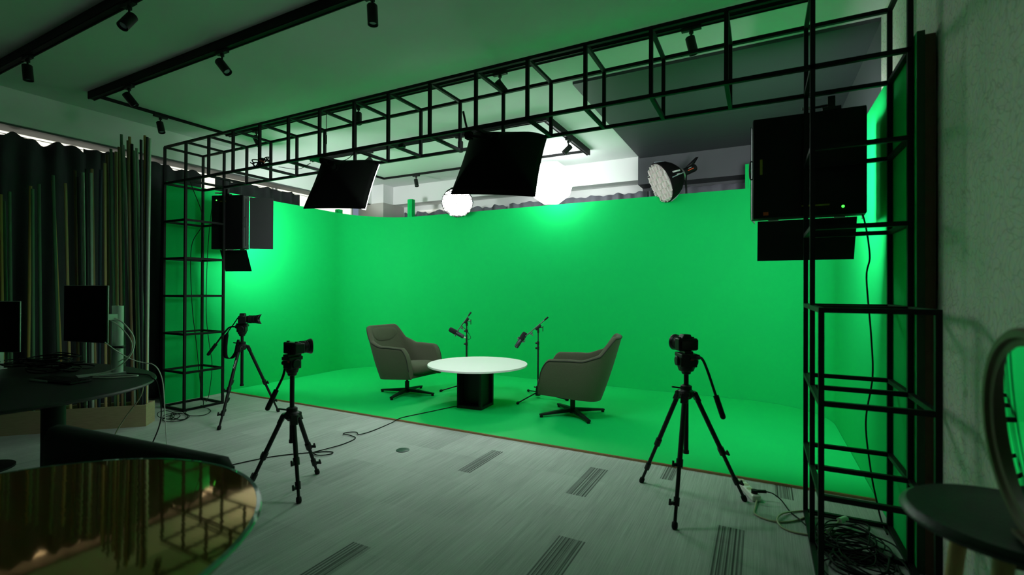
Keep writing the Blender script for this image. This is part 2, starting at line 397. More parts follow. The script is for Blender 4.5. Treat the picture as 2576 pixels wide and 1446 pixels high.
curtain('curtain', 'grey back curtain behind the glowing lantern lamp', 'x', 7.36, -3.90, -1.52, 2.90, 0.035, 0.2, 'curtain_b', G, 6, 0.012)
curtain('curtain', 'grey back curtain below the dark grey wall, behind the right dish lamp', 'x', 7.36, -1.50, 0.70, 2.905, 0.03, 0.2, 'curtain_b', G, 7, 0.008)

# ------------------------------------------------------------------ green cyclorama
def arc(cx, cy, r, a0, a1, n=20):
    return [(cx + r * math.cos(a0 + (a1 - a0) * i / n), cy + r * math.sin(a0 + (a1 - a0) * i / n)) for i in range(n + 1)]
inner = [(-6.4, 3.19)] + arc(-5.45, 5.8, 0.95, PI, PI / 2) + arc(-0.16, 5.9, 0.85, PI / 2, 0) + [(0.69, 3.05)]
outer = [(-6.43, 3.19)] + arc(-5.45, 5.8, 0.98, PI, PI / 2) + arc(-0.16, 5.9, 0.88, PI / 2, 0) + [(0.72, 3.05)]
cyc = thing('green_screen_wall', 'tall curved bright green screen wall around the stage', 'green screen', (-2.85, 6.75, 0))
b = MB(); n = len(inner); z0, z1 = 0.0, 2.70
vs = [(x, y, z) for ring in (inner, outer) for (x, y) in ring for z in (z0, z1)]
fs = []
for i in range(n - 1):
    a, c = 2 * i, 2 * (i + 1); d, e = 2 * n + 2 * i, 2 * n + 2 * (i + 1)
    fs += [(a, c, c + 1, a + 1), (d + 1, e + 1, e, d), (a + 1, c + 1, e + 1, d + 1)]
fs += [(0, 1, 2 * n + 1, 2 * n), (2 * n - 2, 4 * n - 2, 4 * n - 1, 2 * n - 1)]
b.add(vs, fs).build('wall_skin', 'green', cyc, angle=30)
for (x, y, wd, top) in ((-5.63, 6.83, 0.10, 3.03), (-0.13, 6.83, 0.10, 3.02), (-6.55, 6.0, 0.09, 2.79)):
    p = MB(); p.bb((x - wd / 2, y - 0.045, 0.0), (x + wd / 2, y + 0.045, top)); p.bb((x - 0.012, y - 0.052, 0.0), (x + 0.012, y - 0.045, top)); p.build('support_post', 'green', cyc, bevel=0.003)
MB().bb((0.72, 3.05, 0), (0.765, 3.13, 2.68)).build('wooden_batten', 'batten', cyc)
MB().bb((0.690, 3.042, 0), (0.722, 3.0495, 2.70)).build('end_board', 'end_dark', cyc)  # thin strip over the near wall end, darker than the wall green
st = thing('stage_platform', 'low green painted stage platform with raw plywood front edge', 'platform', (-2.85, 5.3, 0))
ins = [(x, y) for x, y in inner if y >= 3.955]
poly = [(-6.395, 3.955)] + [(x + (0.004 if x < -3 else -0.004), y - 0.004) for x, y in inner[1:-1]] + [(0.686, 3.955)]
MB().prism([(x, y, 0.003) for x, y in poly][::-1], (0, 0, 0.016)).build('deck', 'green_deck', st)
MB().bb((-6.395, 3.945, 0.001), (0.686, 3.955, 0.0175)).build('edge_strip', 'ply', st)

# ------------------------------------------------------------------ gantry
GX = [-6.25, -5.813, -5.374, -4.94, -4.504, -4.071, -3.638, -3.201, -2.805, -2.369, -1.932, -1.496, -1.059, -0.622, -0.184, 0.252, 0.692]
GX[16] = 0.675
Y0, Y1, ZT, ZB, W = 3.098, 3.535, 3.067, 2.636, 0.024
gan = thing('lattice_gantry', 'black steel lattice gantry on two shelf-like towers spanning the stage', 'gantry', (-2.8, 3.3, 0))
b = MB()
for y in (Y0, Y1):
    for z in (ZT, ZB): b.bar((GX[0], y, z), (GX[16], y, z), W)
beam = b.build('overhead_beam', 'gantry', gan)
for i, x in enumerate(GX):
    for y in (Y0, Y1):
        if i not in (0, 1, 15, 16): MB().bar((x, y, ZB + W / 2), (x, y, ZT - W / 2), W).build('upright', 'gantry', beam)
    for z in (ZT, ZB): MB().bar((x, Y0 + W / 2, z), (x, Y1 - W / 2, z), W).build('cross_rail', 'gantry', beam)
for (xa, xb) in ((GX[0], GX[1]), (GX[15], GX[16])):
    b = MB()
    for x in (xa, xb):
        for y in (Y0, Y1): b.bar((x, y, 0), (x, y, ZT), W)
    tw = b.build('tower', 'gantry', gan)
    for z in (0.014, 0.437, 0.874, 1.311, 1.748, 2.185):
        f = MB()
        for y in (Y0, Y1): f.bar((xa + W / 2, y, z), (xb - W / 2, y, z), W)
        for x in (xa, xb): f.bar((x, Y0 + W / 2, z), (x, Y1 - W / 2, z), W)
        f.build('shelf_frame', 'gantry', tw)
b = MB(); YN = 2.66
for x in (GX[15], GX[16]): b.bar((x, YN, 0), (x, YN, 1.311 + W / 2), W)
bay = b.build('low_shelf_bay', 'gantry', gan)
for z in (0.014, 0.437, 0.874, 1.311):
    f = MB(); f.bar((GX[15] + W / 2, YN, z), (GX[16] - W / 2, YN, z), W)
    for x in (GX[15], GX[16]): f.bar((x, YN + W / 2, z), (x, Y0 - W / 2, z), W)
    f.build('shelf_frame', 'gantry', bay)

# ------------------------------------------------------------------ ceiling tracks and spotlights
def track(label, segs, h0, wd0, group):
    b = MB()
    for sg in segs:
        (p, q) = sg[:2]; h = sg[2] if len(sg) > 2 else h0; wd = sg[3] if len(sg) > 3 else wd0
        lo = [min(p[i], q[i]) - wd / 2 for i in (0, 1)]; hi = [max(p[i], q[i]) + wd / 2 for i in (0, 1)]
        b.bb((lo[0], lo[1], ZC - h), (hi[0], hi[1], ZC))
        # slot lips under the rail
        if abs(p[0] - q[0]) > abs(p[1] - q[1]):
            for s in (-1, 1): b.bb((lo[0], p[1] + s * wd * 0.38 - 0.004, ZC - h - 0.006), (hi[0], p[1] + s * wd * 0.38 + 0.004, ZC - h))
        else:
            for s in (-1, 1): b.bb((p[0] + s * wd * 0.38 - 0.004, lo[1], ZC - h - 0.006), (p[0] + s * wd * 0.38 + 0.004, hi[1], ZC - h))
    return tag(b.build('ceiling_track', 'track'), label, 'track rail', group)
G = 'black lighting tracks on the ceiling'
track('straight black ceiling track at the top left corner, nearest the camera', [((-6.5, 1.65), (-1.0, 1.65))], 0.07, 0.06, G)
track('black rectangular ceiling track loop directly above the gantry', [((-6.05, 2.33), (0.25, 2.33)), ((-6.05, 3.74), (0.25, 3.74), 0.045), ((-6.09, 2.36), (-6.09, 3.71), 0.022, 0.03), ((0.25, 2.36), (0.25, 3.71), 0.045)], 0.07, 0.06, G)
track('rectangular ceiling track loop deeper in the room above the lantern lamp', [((-6.0, 4.98), (-2.18, 4.98)), ((-6.0, 6.52), (-2.18, 6.52), 0.025, 0.03), ((-6.0, 5.01), (-6.0, 6.50), 0.025, 0.03), ((-2.18, 5.01), (-2.18, 6.50))], 0.075, 0.05, G)

def spotlight(x, y, ztrack, along, d, label, ln=0.13, r=0.034):
    t = thing('track_spotlight', label, 'spotlight', (x, y, ztrack), 'black track spotlights')
    ax = V(along); p = V((x, y, ztrack))
    MB().bar(p - ax * 0.07 + V((0, 0, -0.012)), p + ax * 0.07 + V((0, 0, -0.012)), 0.034, 0.024).build('adapter', 'spot', t, bevel=0.003)
    MB().cyl(p + V((0, 0, -0.02)), p + V((0, 0, -0.10)), 0.007, 10).cyl(p + V((0, 0, -0.02)), p + V((0, 0, -0.045)), 0.016, 12).build('stem', 'spot', t)
    d = V(d).normalized(); c = p + V((0, 0, -0.115))
    b = MB(); b.lathe([(r * 0.9, -0.045), (r, -0.04), (r, ln - 0.045), (r * 0.92, ln - 0.045), (r * 0.85, ln - 0.06)], c, d, 24)
    b.build('lamp_can', 'spot', t)
    MB().lathe([(r * 0.82, 0), (r * 0.5, 0.004), (0.002, 0.006)], c + d * (ln - 0.062), d, 20).build('lens', 'trim_grey', t)
ax, ay = (1, 0, 0), (0, 1, 0)
dn = V((0, 0, -1)); R_ = V((rt.x, rt.y, 0)); A_ = V((fw.x, fw.y, 0))
zt1 = ZC - 0.076; zt2 = ZC - 0.081
SP = [(-3.78, 1.65, zt1, ax, dn * 0.85 - A_ * 0.55 - R_ * 0.1, 'largest track spotlight, aimed at the camera, on the nearest ceiling track'),
      (-5.42, 1.65, zt1, ax, dn + R_ * 0.1, 'track spotlight hanging straight down at the far top left of the photo'),
      (-3.87, 2.33, zt1, ax, dn * 0.8 + R_ * 0.65 - A_ * 0.1, 'track spotlight with pale lens tilted right, middle of the near thick track'),
      (-5.33, 2.33, zt1, ax, dn * 0.8 + R_ * 0.5 + A_ * 0.3, 'tilted track spotlight near the left corner of the near thick track'),
      (-2.25, 2.33, zt1, ax, dn + R_ * 0.05, 'track spotlight cut by the top edge of the photo'),
      (-6.09, 2.97, ZC - 0.028, ay, dn + R_ * 0.3 - A_ * 0.1, 'track spotlight above the poles on the short left side of the track loop'),
      (-5.50, 3.74, ZC - 0.051, ax, dn + R_ * 0.5, 'small track spotlight seen through the left end of the gantry'),
      (-3.80, 3.74, ZC - 0.051, ax, dn + R_ * 0.1 - A_ * 0.3, 'track spotlight seen through the gantry left of the large front softbox'),
      (-2.08, 3.74, ZC - 0.051, ax, dn * 0.7 + R_ * 0.7 + A_ * 0.5, 'track spotlight turned sideways above the large front softbox'),
      (-0.46, 3.74, ZC - 0.051, ax, dn + R_ * 0.25, 'track spotlight at the right, in front of the dark ceiling panels'),
      (-3.33, 4.98, zt2, ax, dn, 'track spotlight hanging straight down just left of the large front softbox'),
      (-4.86, 4.98, zt2, ax, dn * 0.5 - R_ * 0.6, 'track spotlight peeking over the top of the left softbox'),
      (-2.18, 5.72, zt2, ay, dn * 0.7 - R_ * 0.7, 'track spotlight tilted left under the bright ceiling above the lantern lamp'),
      (-5.27, 6.52, ZC - 0.031, ax, dn * 0.95 + R_ * 0.2 - A_ * 0.2, 'rearmost track spotlight above the corner column, right of the left softbox')]
for s in SP: spotlight(*s)

# ------------------------------------------------------------------ studio lights
def softbox(label, c, ya, ti, ro, wd, ht, depth, em, lipw):
    c = V(c)
    n = V((-math.sin(ya) * math.cos(ti), math.cos(ya) * math.cos(ti), -math.sin(ti)))
    x = V((math.cos(ya), math.sin(ya), 0)); u = x.cross(n) * 1.0
    x, u = x * math.cos(ro) + u * math.sin(ro), -x * math.sin(ro) + u * math.cos(ro)
    t = thing('softbox', label, 'softbox', tuple(c), 'black rectangular softboxes under the gantry')
    def P(a, bq, k, lip=0.0):
        # a,b in -1..1 ; k depth behind rim
        ea = a * wd / 2 * (1 - 0.035 * (1 - bq * bq)); eb = bq * ht / 2 * (1 - 0.035 * (1 - a * a))
        return c + x * ea + u * eb - n * k
    def shell(i, j):
        a = -1 + 2 * i; q = -1 + 2 * j
        m = max(abs(a), abs(q)); k = depth * (1 - m ** 2.2)
        return P(a, q, k)
    MB().grid(shell, 25, 25).build('fabric_shell', 'fabric_black', t, solid=0.006, angle=60)
    b = MB(); rim = [P(a, q, -0.004) for a, q in [(-1 + 2 * i / 12, 1) for i in range(12)] + [(1, 1 - 2 * i / 12) for i in range(12)] + [(1 - 2 * i / 12, -1) for i in range(12)] + [(-1, -1 + 2 * i / 12) for i in range(12)]]
    b.tube(rim, 0.007, 6, True); b.build('rim_binding', 'fabric_black', t)
    def diff(i, j):
        a = (-1 + 2 * i) * 0.985; q = (-1 + 2 * j) * 0.985; m = max(abs(a), abs(q)); return P(a, q, -0.009 - 0.015 * (1 - m ** 3))
    MB().grid(diff, 13, 13).build('diffuser', em, t, angle=60)
    lip = MB(); m_ = len(rim); q0 = [c + (p - c) * 1.0 - n * 0.002 for p in rim]
    lw = [lipw if 12 <= i <= 24 else 0.009 for i in range(m_)]
    lip.add([p + n * k for p, w2 in zip(q0, lw) for k in (0.004, w2)], [(2 * i, 2 * ((i + 1) % m_), 2 * ((i + 1) % m_) + 1, 2 * i + 1) for i in range(m_)])
    lip.build('diffuser_lip', em, t, recalc=False)
    b = MB(); b.cyl(c - n * (depth - 0.01), c - n * (depth + 0.02), 0.045, 20).build('speed_ring', 'fabric_black', t)
    b = MB(); b.cyl(c - n * (depth + 0.015), c - n * (depth + 0.06), 0.03, 20).build('lamp_head', 'fabric_black', t)
    return t, c - n * depth, x, u, n
def bracket(t, top, bot, lever):
    b = MB(); top, bot = V(top), V(bot); b.bar(top, bot, 0.022); b.box(top, (0.05, 0.05, 0.06)); b.cyl(top + V((-0.01, -0.03, 0)), top + V((-0.01, 0.03, 0)), 0.018, 12)
    b.build('clamp_bracket', 'fabric_black', t, bevel=0.003)
    if lever: MB().tube(smoothline([top, top + V((-0.03, 0, 0.10)), top + V((-0.055, 0, 0.2))]), 0.009, 8).build('clamp_lever', 'blackp', t)
t, back, *_ = softbox('larger softbox hanging under the middle of the gantry, in front of the lantern lamp', (-1.844, 3.33, 2.405), 0.323, 0.615, -0.076, 0.652, 0.70, 0.22, 'em_softC', 0.010)
bracket(t, (-2.06, 3.20, 2.625), back + V((0, -0.05, 0)), True)
t, back, *_ = softbox('smaller softbox hanging left of the middle of the gantry', (-3.589, 3.33, 2.415), 0.365, 0.535, -0.023, 0.604, 0.60, 0.20, 'em_soft', 0.024)
bracket(t, (-3.70, 3.20, 2.625), back + V((0, -0.05, 0)), False)

def led_panel(label, cx, yb, wd, z0, z1, yw, em, flip, D):
    cz = (z0 + z1) / 2; ht = z1 - z0
    t = thing('led_panel', label, 'studio light', (cx, yb, cz), 'led panels with barn doors')
    T = Matrix.Translation((cx, yb, cz)) @ Matrix.Rotation(yw, 4, 'Z')
    b = MB(T); b.bb((-wd / 2, 0, -ht / 2), (wd / 2, D - 0.03, ht / 2)); body = b.build('housing', 'panel_black', t, bevel=0.006)
    b = MB(T); fr = 0.02
    b.bb((-wd / 2 - 0.004, D - 0.03, ht / 2 - fr), (wd / 2 + 0.004, D, ht / 2)).bb((-wd / 2 - 0.004, D - 0.03, -ht / 2), (wd / 2 + 0.004, D, -ht / 2 + fr)).bb((-wd / 2 - 0.004, D - 0.03, -ht / 2 + fr), (-wd / 2 + fr, D, ht / 2 - fr)).bb((wd / 2 - fr, D - 0.03, -ht / 2 + fr), (wd / 2 + 0.004, D, ht / 2 - fr))
    b.build('front_frame', 'panel_grey', t)
    b = MB(T); b.bb((-wd / 2 + fr, D - 0.028, -ht / 2 + fr), (wd / 2 - fr, D - 0.006, ht / 2 - fr)); b.build('light_face', em, t)
    # side plates with slot
    for s in (-1, 1):
        b = MB(T); b.bb((s * wd / 2 - 0.003, 0.012, -ht / 2 + 0.01), (s * wd / 2 + 0.003, D - 0.032, ht / 2 - 0.01)); sp = b.build('side_plate', 'panel_grey', t)
        b = MB(T); b.bb((s * (wd / 2 + 0.002) - 0.003, D * 0.45, -ht / 2 + 0.04), (s * (wd / 2 + 0.002) + 0.003, D * 0.45 + 0.008, ht / 2 - 0.04)); b.build('slot', 'blackm', sp)
    hs = -1 if flip > 0 else 1
    b = MB(T); hx = hs * (wd / 2 + 0.018)
    b.tube(smoothline([(hs * wd / 2, 0.03, -0.06), (hx, 0.03, -0.05), (hx, 0.03, 0.05), (hs * wd / 2, 0.03, 0.06)], 4), 0.005, 8); b.build('handle', 'panel_grey', t)
    # barn doors: hinge lines on the front frame
    def door(name, a, bq, dirv, ln, m, taper=0.0):
        a, bq, dirv = V(a), V(bq), V(dirv).normalized(); e = (bq - a) * taper
        q = [a, bq, bq + dirv * ln - e, a + dirv * ln + e]; nrm = (bq - a).cross(dirv).normalized()
        d = MB(T); d.prism([p - nrm * 0.0015 for p in q], nrm * 0.003); d.build(name, m, t)
    door('barn_door', (wd / 2 + 0.012, D + 0.004, ht / 2 - 0.015), (wd / 2 + 0.012, D + 0.004, -ht / 2 + 0.01), (0.95, 0.35, 0) if flip < 0 else (0.12, 1, 0), 0.27, 'panel_grey' if flip < 0 else 'panel_black')  # open left-panel door takes the paler grey to imitate light falling on it
    door('barn_door', (-wd / 2 - 0.012, D + 0.004, ht / 2 - 0.015), (-wd / 2 - 0.012, D + 0.004, -ht / 2 + 0.01), (0.12, 1, 0), 0.24, 'panel_black')
    door('barn_door', (-wd / 2 + 0.03, D + 0.004, -ht / 2 - 0.004), (wd / 2 - 0.03, D + 0.004, -ht / 2 - 0.004), (0, 0.35, -0.95), 0.28, 'panel_black')
    door('barn_door', (-wd / 2 + 0.03, D + 0.004, ht / 2 + 0.004), (wd / 2 - 0.03, D + 0.004, ht / 2 + 0.004), (0, 1, 0.0), 0.28, 'panel_black')
    for hx in (-0.6, 0.6):
        b = MB(T); b.cyl((hx * wd / 2 - 0.03, D + 0.004, -ht / 2 - 0.002), (hx * wd / 2 + 0.03, D + 0.004, -ht / 2 - 0.002), 0.006, 10); b.build('hinge', 'steel', t)
    # yoke and clamp up to the beam
    T_ = T; T = T @ Matrix.Translation((0.13 if flip > 0 else -0.02, 0, 0)); b = MB(T); zc = ZB - W / 2 - cz
    b.bb((-0.05, 0.0, ht / 2), (0.05, 0.05, ht / 2 + 0.02)).bb((-0.02, 0.01, ht / 2 + 0.02), (0.02, 0.04, max(ht / 2 + 0.03, zc)))
    b.cyl((-0.10, 0.02, ht / 2 + 0.03), (-0.02, 0.02, ht / 2 + 0.035), 0.008, 8).build('yoke_clamp', 'blackp', t, bevel=0.002)
    MB(T).cyl((-0.16, 0.02, ht / 2 + 0.035), (-0.10, 0.02, ht / 2 + 0.032), 0.010, 8).build('clamp_grip', 'print_white', t)
    T = T_
    ix = -wd / 2 + 0.07 if flip < 0 else wd / 2 - 0.12
    iz = ht / 2 - 0.06 if flip < 0 else -ht / 2 + 0.05
    MB(T).cyl((ix, -0.002, iz), (ix, 0.001, iz), 0.008, 12).build('indicator_lamp', 'led_green', t)
    if flip < 0: MB(T).bb((ix + 0.05, -0.001, iz - 0.02), (ix + 0.13, 0.001, iz - 0.008)).build('sticker', 'yellow', t)
    else:
        MB(T).bb((ix - 0.22, -0.001, iz + 0.012), (ix - 0.07, 0.001, iz + 0.022)).build('sticker', 'yellow', t)
        MB(T).bb((-wd / 2 + 0.06, -0.001, iz - 0.03), (-wd / 2 + 0.09, 0.001, iz - 0.008)).build('badge', 'orange', t)
        MB(T).bb((-wd / 2 + 0.04, -0.001, -0.04), (-wd / 2 + 0.055, 0.001, 0.06)).build('sticker', 'yellow', t)
    return t
led_panel('left LED panel with one barn door open, greyed as if lit, hung over the left tower', -5.80, 3.565, 0.43, 1.885, 2.545, 0.32, 'em_led', -1, 0.105)
led_panel('right LED panel, seen from behind as a black square at the right tower', 0.262, 3.555, 0.617, 1.875, 2.535, 0.03, 'em_ledR', 1, 0.10)

# lantern softbox: faceted globe, on a boom from a stand behind the green wall
t = thing('lantern_softbox', 'glowing white faceted lantern lamp above the back of the green wall', 'studio light', (-2.69, 6.36, 2.94))
d = V((0.25, -0.85, -0.45)).normalized()
prof = [(0.10, -0.26), (0.22, -0.20), (0.305, -0.09), (0.325, 0.0), (0.30, 0.10), (0.22, 0.19), (0.12, 0.235), (0.01, 0.245)]
MB().lathe(prof, (-2.69, 6.36, 2.94), d, 10).build('diffuser_globe', 'em_globe', t, angle=10)
c = V((-2.69, 6.36, 2.94)) - d * 0.25
MB().cyl(c, c - d * 0.06, 0.11, 20).build('mount_ring', 'blackp', t)
MB().cyl(c - d * 0.05, c - d * 0.22, 0.05, 18).build('lamp_head', 'blackp', t)
s = c - d * 0.12; b = MB(); b.tube(smoothline([s, V((s.x, s.y + 0.03, s.z - 0.06)), V((s.x, 6.83, s.z - 0.12))], 4), 0.014, 10); b.cyl((s.x, 6.85, 0.02), (s.x, 6.85, s.z - 0.08), 0.016, 12)
for a in (0.4, 2.5, 4.6): b.cyl((s.x, 6.85, 0.5), (s.x + 0.28 * math.cos(a), 6.98 + 0.12 * math.sin(a), 0.015), 0.010, 8)
b.build('stand', 'black', t)

def dish(label, c, d, R, em, roll, extras):
    c, d = V(c), V(d).normalized(); t = thing('dish_softbox', label, 'studio light', tuple(c), 'dish softboxes with honeycomb grids')
    x, y, z = frame_of(d); n = 16
    prof = [(R, 0.0), (R * 0.99, -0.04), (R * 0.90, -0.13), (R * 0.72, -0.21), (R * 0.45, -0.28), (0.07, -0.31)]
    b = MB(); vs = []; fs = []
    for (r, h) in prof:
        for i in range(n):
            a = 2 * PI * i / n; vs.append(c + d * h + (x * math.cos(a) + y * math.sin(a)) * r)
    for j in range(len(prof) - 1):
        for i in range(n): fs.append((j * n + i, j * n + (i + 1) % n, (j + 1) * n + (i + 1) % n, (j + 1) * n + i))
    b.add(vs, fs).build('fabric_shell', 'fabric_black', t, solid=0.006, angle=12)
    MB().lathe([(R * 0.94, -0.055), (R * 0.5, -0.045), (0.005, -0.04)], c, d, 32).build('diffuser', em, t)
    # honeycomb: woven slats across the opening
    g = MB(); m = 6
    for i in range(-m // 2, m // 2 + 1):
        o = i / (m / 2 + 0.6) * R; hl = math.sqrt(max(0.0, (R * 0.97) ** 2 - o * o))
        for (e1, e2) in ((x, y), (y, x)):
            q = [c + e1 * o + e2 * (k / 12 * 2 - 1) * hl + e1 * 0.010 * math.sin(k * PI / 2 + i * PI) for k in range(13)]
            vs = []; fs = []
            for p in q: vs += [p + d * -0.035, p + d * 0.022]
            for k in range(12): fs.append((2 * k, 2 * k + 2, 2 * k + 3, 2 * k + 1))
            g.add(vs, fs)
    g.build('honeycomb_grid', 'cell', t, solid=0.003, recalc=False, angle=80)
    b = MB()
    for i in range(n):
        a0 = 2 * PI * i / n
        if i % 4 == 0:
            pts = [c + d * h + (x * math.cos(a0) + y * math.sin(a0)) * (r + 0.009) for (r, h) in prof[1:]]
            b.tube(smoothline(pts, 3), 0.007, 6)
    b.build('seam_trim', 'trim_grey', t)
    MB().lathe([(0.085, -0.30), (0.095, -0.305), (0.095, -0.325), (0.07, -0.335)], c, d, 24).build('speed_ring', 'steel', t)
    h = c - d * 0.33
    b = MB(); b.cyl(h, h - d * 0.20, 0.052, 20).cyl(h - d * 0.20, h - d * 0.215, 0.045, 20); head = b.build('lamp_head', 'blackp', t)
    sd = V((0, 0, 1)).cross(d).normalized()
    fac = sd if sd.dot(V((0, -1, 0))) > 0 else -sd
    upv = d.cross(fac); upv = upv if upv.z > 0 else -upv
    MB().bar(h - d * 0.07 + fac * 0.050, h - d * 0.15 + fac * 0.050, 0.028, 0.010).build('side_band', 'orange', head)
    MB().bar(h - d * 0.09 + fac * 0.047 + upv * 0.024, h - d * 0.14 + fac * 0.047 + upv * 0.024, 0.005).build('print', 'print_white', head)
    b = MB(); b.add([h - d * 0.10 + upv * 0.04, h - d * 0.22 + upv * 0.05, h - d * 0.31 + upv * 0.11, h - d * 0.28 + upv * 0.12, h - d * 0.10 + upv * 0.06], [(0, 1, 2, 3, 4)])
    b.build('carry_handle', 'blackp', head, solid=0.03)
    k = h - d * 0.06
    b = MB(); b.cyl(k - V((0, 0, 0.05)), k - V((0, 0, 0.12)), 0.02, 12); b.tube(smoothline([k - V((0, 0, 0.1)), V((k.x, max(k.y, 6.85), k.z - 0.25)), V((k.x, 6.86, k.z - 0.6))], 4), 0.013, 10); b.cyl((k.x, 6.86, 0.02), (k.x, 6.86, k.z - 0.5), 0.016, 12)
    for a in (0.4, 2.5, 4.6): b.cyl((k.x, 6.86, 0.5), (k.x + 0.28 * math.cos(a), 6.99 + 0.12 * math.sin(a), 0.015), 0.010, 8)
    b.build('stand', 'black', t)
    # name patch on the shell facing the room
    if extras:
        for (lo, hi, off) in ((0.12, 0.48, 0.0), (0.24, 0.40, 0.045)):
            pa = []
            for q in [lo + (hi - lo) * i / 5 for i in range(6)]:
                jf = q * 4.0; j = int(jf); fr = jf - j
                r = prof[1 + j][0] * (1 - fr) + prof[min(5, 2 + j)][0] * fr; hh = prof[1 + j][1] * (1 - fr) + prof[min(5, 2 + j)][1] * fr
                pa.append(c + d * hh + (fac * 0.97 + upv * 0.22).normalized() * (r + 0.006) - upv * off)
            g = MB()
            for i in range(5): g.bar(pa[i], pa[i + 1] + (pa[i + 1] - pa[i]) * 0.1, 0.020 if off == 0 else 0.013)
            g.build('name_patch', 'print_white', t)
    return t
dish('small dish softbox glowing fully white, half behind the large front softbox', (-4.37, 6.45, 2.80), (0.42, -0.68, -0.60), 0.255, 'em_dishL', 0, False)
dish('dish softbox seen from the side with a grey honeycomb grid and orange lamp band', (-1.19, 6.55, 2.83), (-0.74, -0.52, -0.42), 0.275, 'em_dishR', 0, True)

# ------------------------------------------------------------------ armchairs
def armchair(label, x, y, face, star):
    z0 = 0.02
    t = thing('swivel_armchair', label, 'armchair', (x, y, z0), 'olive grey swivel armchairs')
    T = TR((x, y, z0), face); T0 = T
    T = T @ Matrix.Translation((0, 0, 0.30)) @ Matrix.Rotation(math.radians(-5), 4, 'Y') @ Matrix.Translation((0, 0, -0.285))
    zb, hw, xf, xk, xe = 0.215, 0.315, 0.33, -0.02, -0.36
    nA = 22; path = []
    for i in range(nA): path.append((xf + (xk - xf) * i / nA, -hw))
    nB = 40
    for i in range(nB + 1):
        a = -PI / 2 - PI * i / nB
        ca, sa = math.cos(a), math.sin(a); p = 2 / 3.0
        path.append((xk + (xk - xe) * -abs(ca) ** p, hw * math.copysign(abs(sa) ** p, sa)))
    for i in range(1, nA + 1): path.append((xk + (xf - xk) * i / nA, hw))
    n = len(path); thick = 0.075
    nrm = []
    for i in range(n):
        a = V(path[max(0, i - 1)]); c = V(path[min(n - 1, i + 1)]); d = (c - a).normalized(); nrm.append(V((d.y, -d.x)) * (1 if True else -1))
    # make normals outward
    nrm = [v if (v.dot(V(p) - V((0.05, 0))) > 0) else -v for v, p in zip(nrm, path)]
    def sm(e0, e1, q): q = min(1, max(0, (q - e0) / (e1 - e0))); return q * q * (3 - 2 * q)
    def top(px, py):
        arm = 0.595 + 0.03 * sm(0.3, -0.1, px)
        f = (xf - px) / 0.11
        if f < 1: arm = zb + 0.10 + (arm - zb - 0.10) * math.sqrt(max(0.0, 1 - (1 - f) ** 2))
        # wings: rises along the corner towards the back panel
        k = sm(-0.10, -0.335, px) * sm(0.335, 0.19, abs(py))
        k = max(k, 0.35 * sm(-0.08, -0.33, px))
        return arm + (0.90 - arm) * k
    def lean(px, py): return 0.045 + 0.075 * sm(0.02, -0.34, px)
    m = 10
    rows = []
    for (px, py), nn in zip(path, nrm):
        tp = top(px, py); col = []
        ln = lean(px, py)
        def off(z): return ln * ((max(0, z - zb)) / 0.7) ** 1.1
        th = thick * (0.75 + 0.25 * sm(-0.3, 0.3, px))
        for j in range(m):
            z = zb + (tp - zb) * j / m; o = off(z) - 0.035 * (1 - j / m) ** 3
            col.append((px + nn.x * o, py + nn.y * o, z))
        for j in range(5):   # rounded rim
            a = PI * j / 4; o = off(tp) - th / 2 + th / 2 * math.cos(a)
            col.append((px + nn.x * o, py + nn.y * o, tp + 0.018 * math.sin(a)))
        for j in range(1, m + 1):
            z = tp + (zb + 0.06 - tp) * j / m; o = off(z) - th
            col.append((px + nn.x * o, py + nn.y * o, z))
        rows.append(col)
    w_ = len(rows[0]); b = MB(T)
    vs = [p for col in rows for p in col]; fs = []
    for i in range(n - 1):
        for j in range(w_ - 1): fs.append((i * w_ + j, (i + 1) * w_ + j, (i + 1) * w_ + j + 1, i * w_ + j + 1))
        fs.append((i * w_ + w_ - 1, (i + 1) * w_ + w_ - 1, (i + 1) * w_, i * w_))
    fs += [tuple(range(w_)), tuple(range((n - 1) * w_, n * w_))]
    b.add(vs, fs); shell = b.build('shell', 'chair', t, angle=50)
    # piping along the outer rim edge and down the arm fronts
    pl = MB(T); pl.tube([rows[i][m] for i in range(n)], 0.006, 6); pl.build('piping', 'piping', shell)
    # underside
    b = MB(T); b.prism([(p[0] * 0.90, p[1] * 0.86, zb + 0.004) for p in path], (0, 0, 0.06)); b.build('seat_pan', 'chair', shell, bevel=0.012)
    # seat cushion: rounded, overhanging in front
    def cush(u, q):
        a = 2 * PI * u; p = 2 / 4.0
        cx = math.copysign(abs(math.cos(a)) ** p, math.cos(a)); sy = math.copysign(abs(math.sin(a)) ** p, math.sin(a))
        ph = -PI / 2 + PI * q; r = math.cos(ph) ** 0.45 if abs(q - 0.5) < 0.499 else 0.0
        X = 0.065 + cx * 0.315 * r; Y = sy * 0.268 * r
        zz = 0.335 + 0.078 * math.copysign(abs(math.sin(ph)) ** 0.7, math.sin(ph)) - 0.02 * max(0, -X) / 0.3 + (0.0 if X < 0.2 else -0.10 * (X - 0.2))
        return (X, Y, zz)
    MB(T).grid(cush, 56, 15, True).build('seat_cushion', 'chair', t, angle=60)
    # head pad on the inner back
    def pad(u, q):
        a = 2 * PI * u; p = 2 / 3.5
        yy = math.copysign(abs(math.cos(a)) ** p, math.cos(a)); zz = math.copysign(abs(math.sin(a)) ** p, math.sin(a))
        ph = PI * q; r = math.sin(ph) ** 0.6; hgt = 0.79 + zz * 0.098 * r
        Y_ = yy * (0.225 - 0.07 * max(0, -zz)) * r; bx = xe - 0.12 * ((hgt - zb) / 0.7) ** 1.1 + thick * 0.78 + 0.34 * (1 - (1 - (abs(Y_) / hw) ** 3) ** (1 / 3))
        return (bx + 0.012 - 0.020 * (1 - math.cos(ph)), yy * (0.225 - 0.07 * max(0, -zz)) * r, hgt)
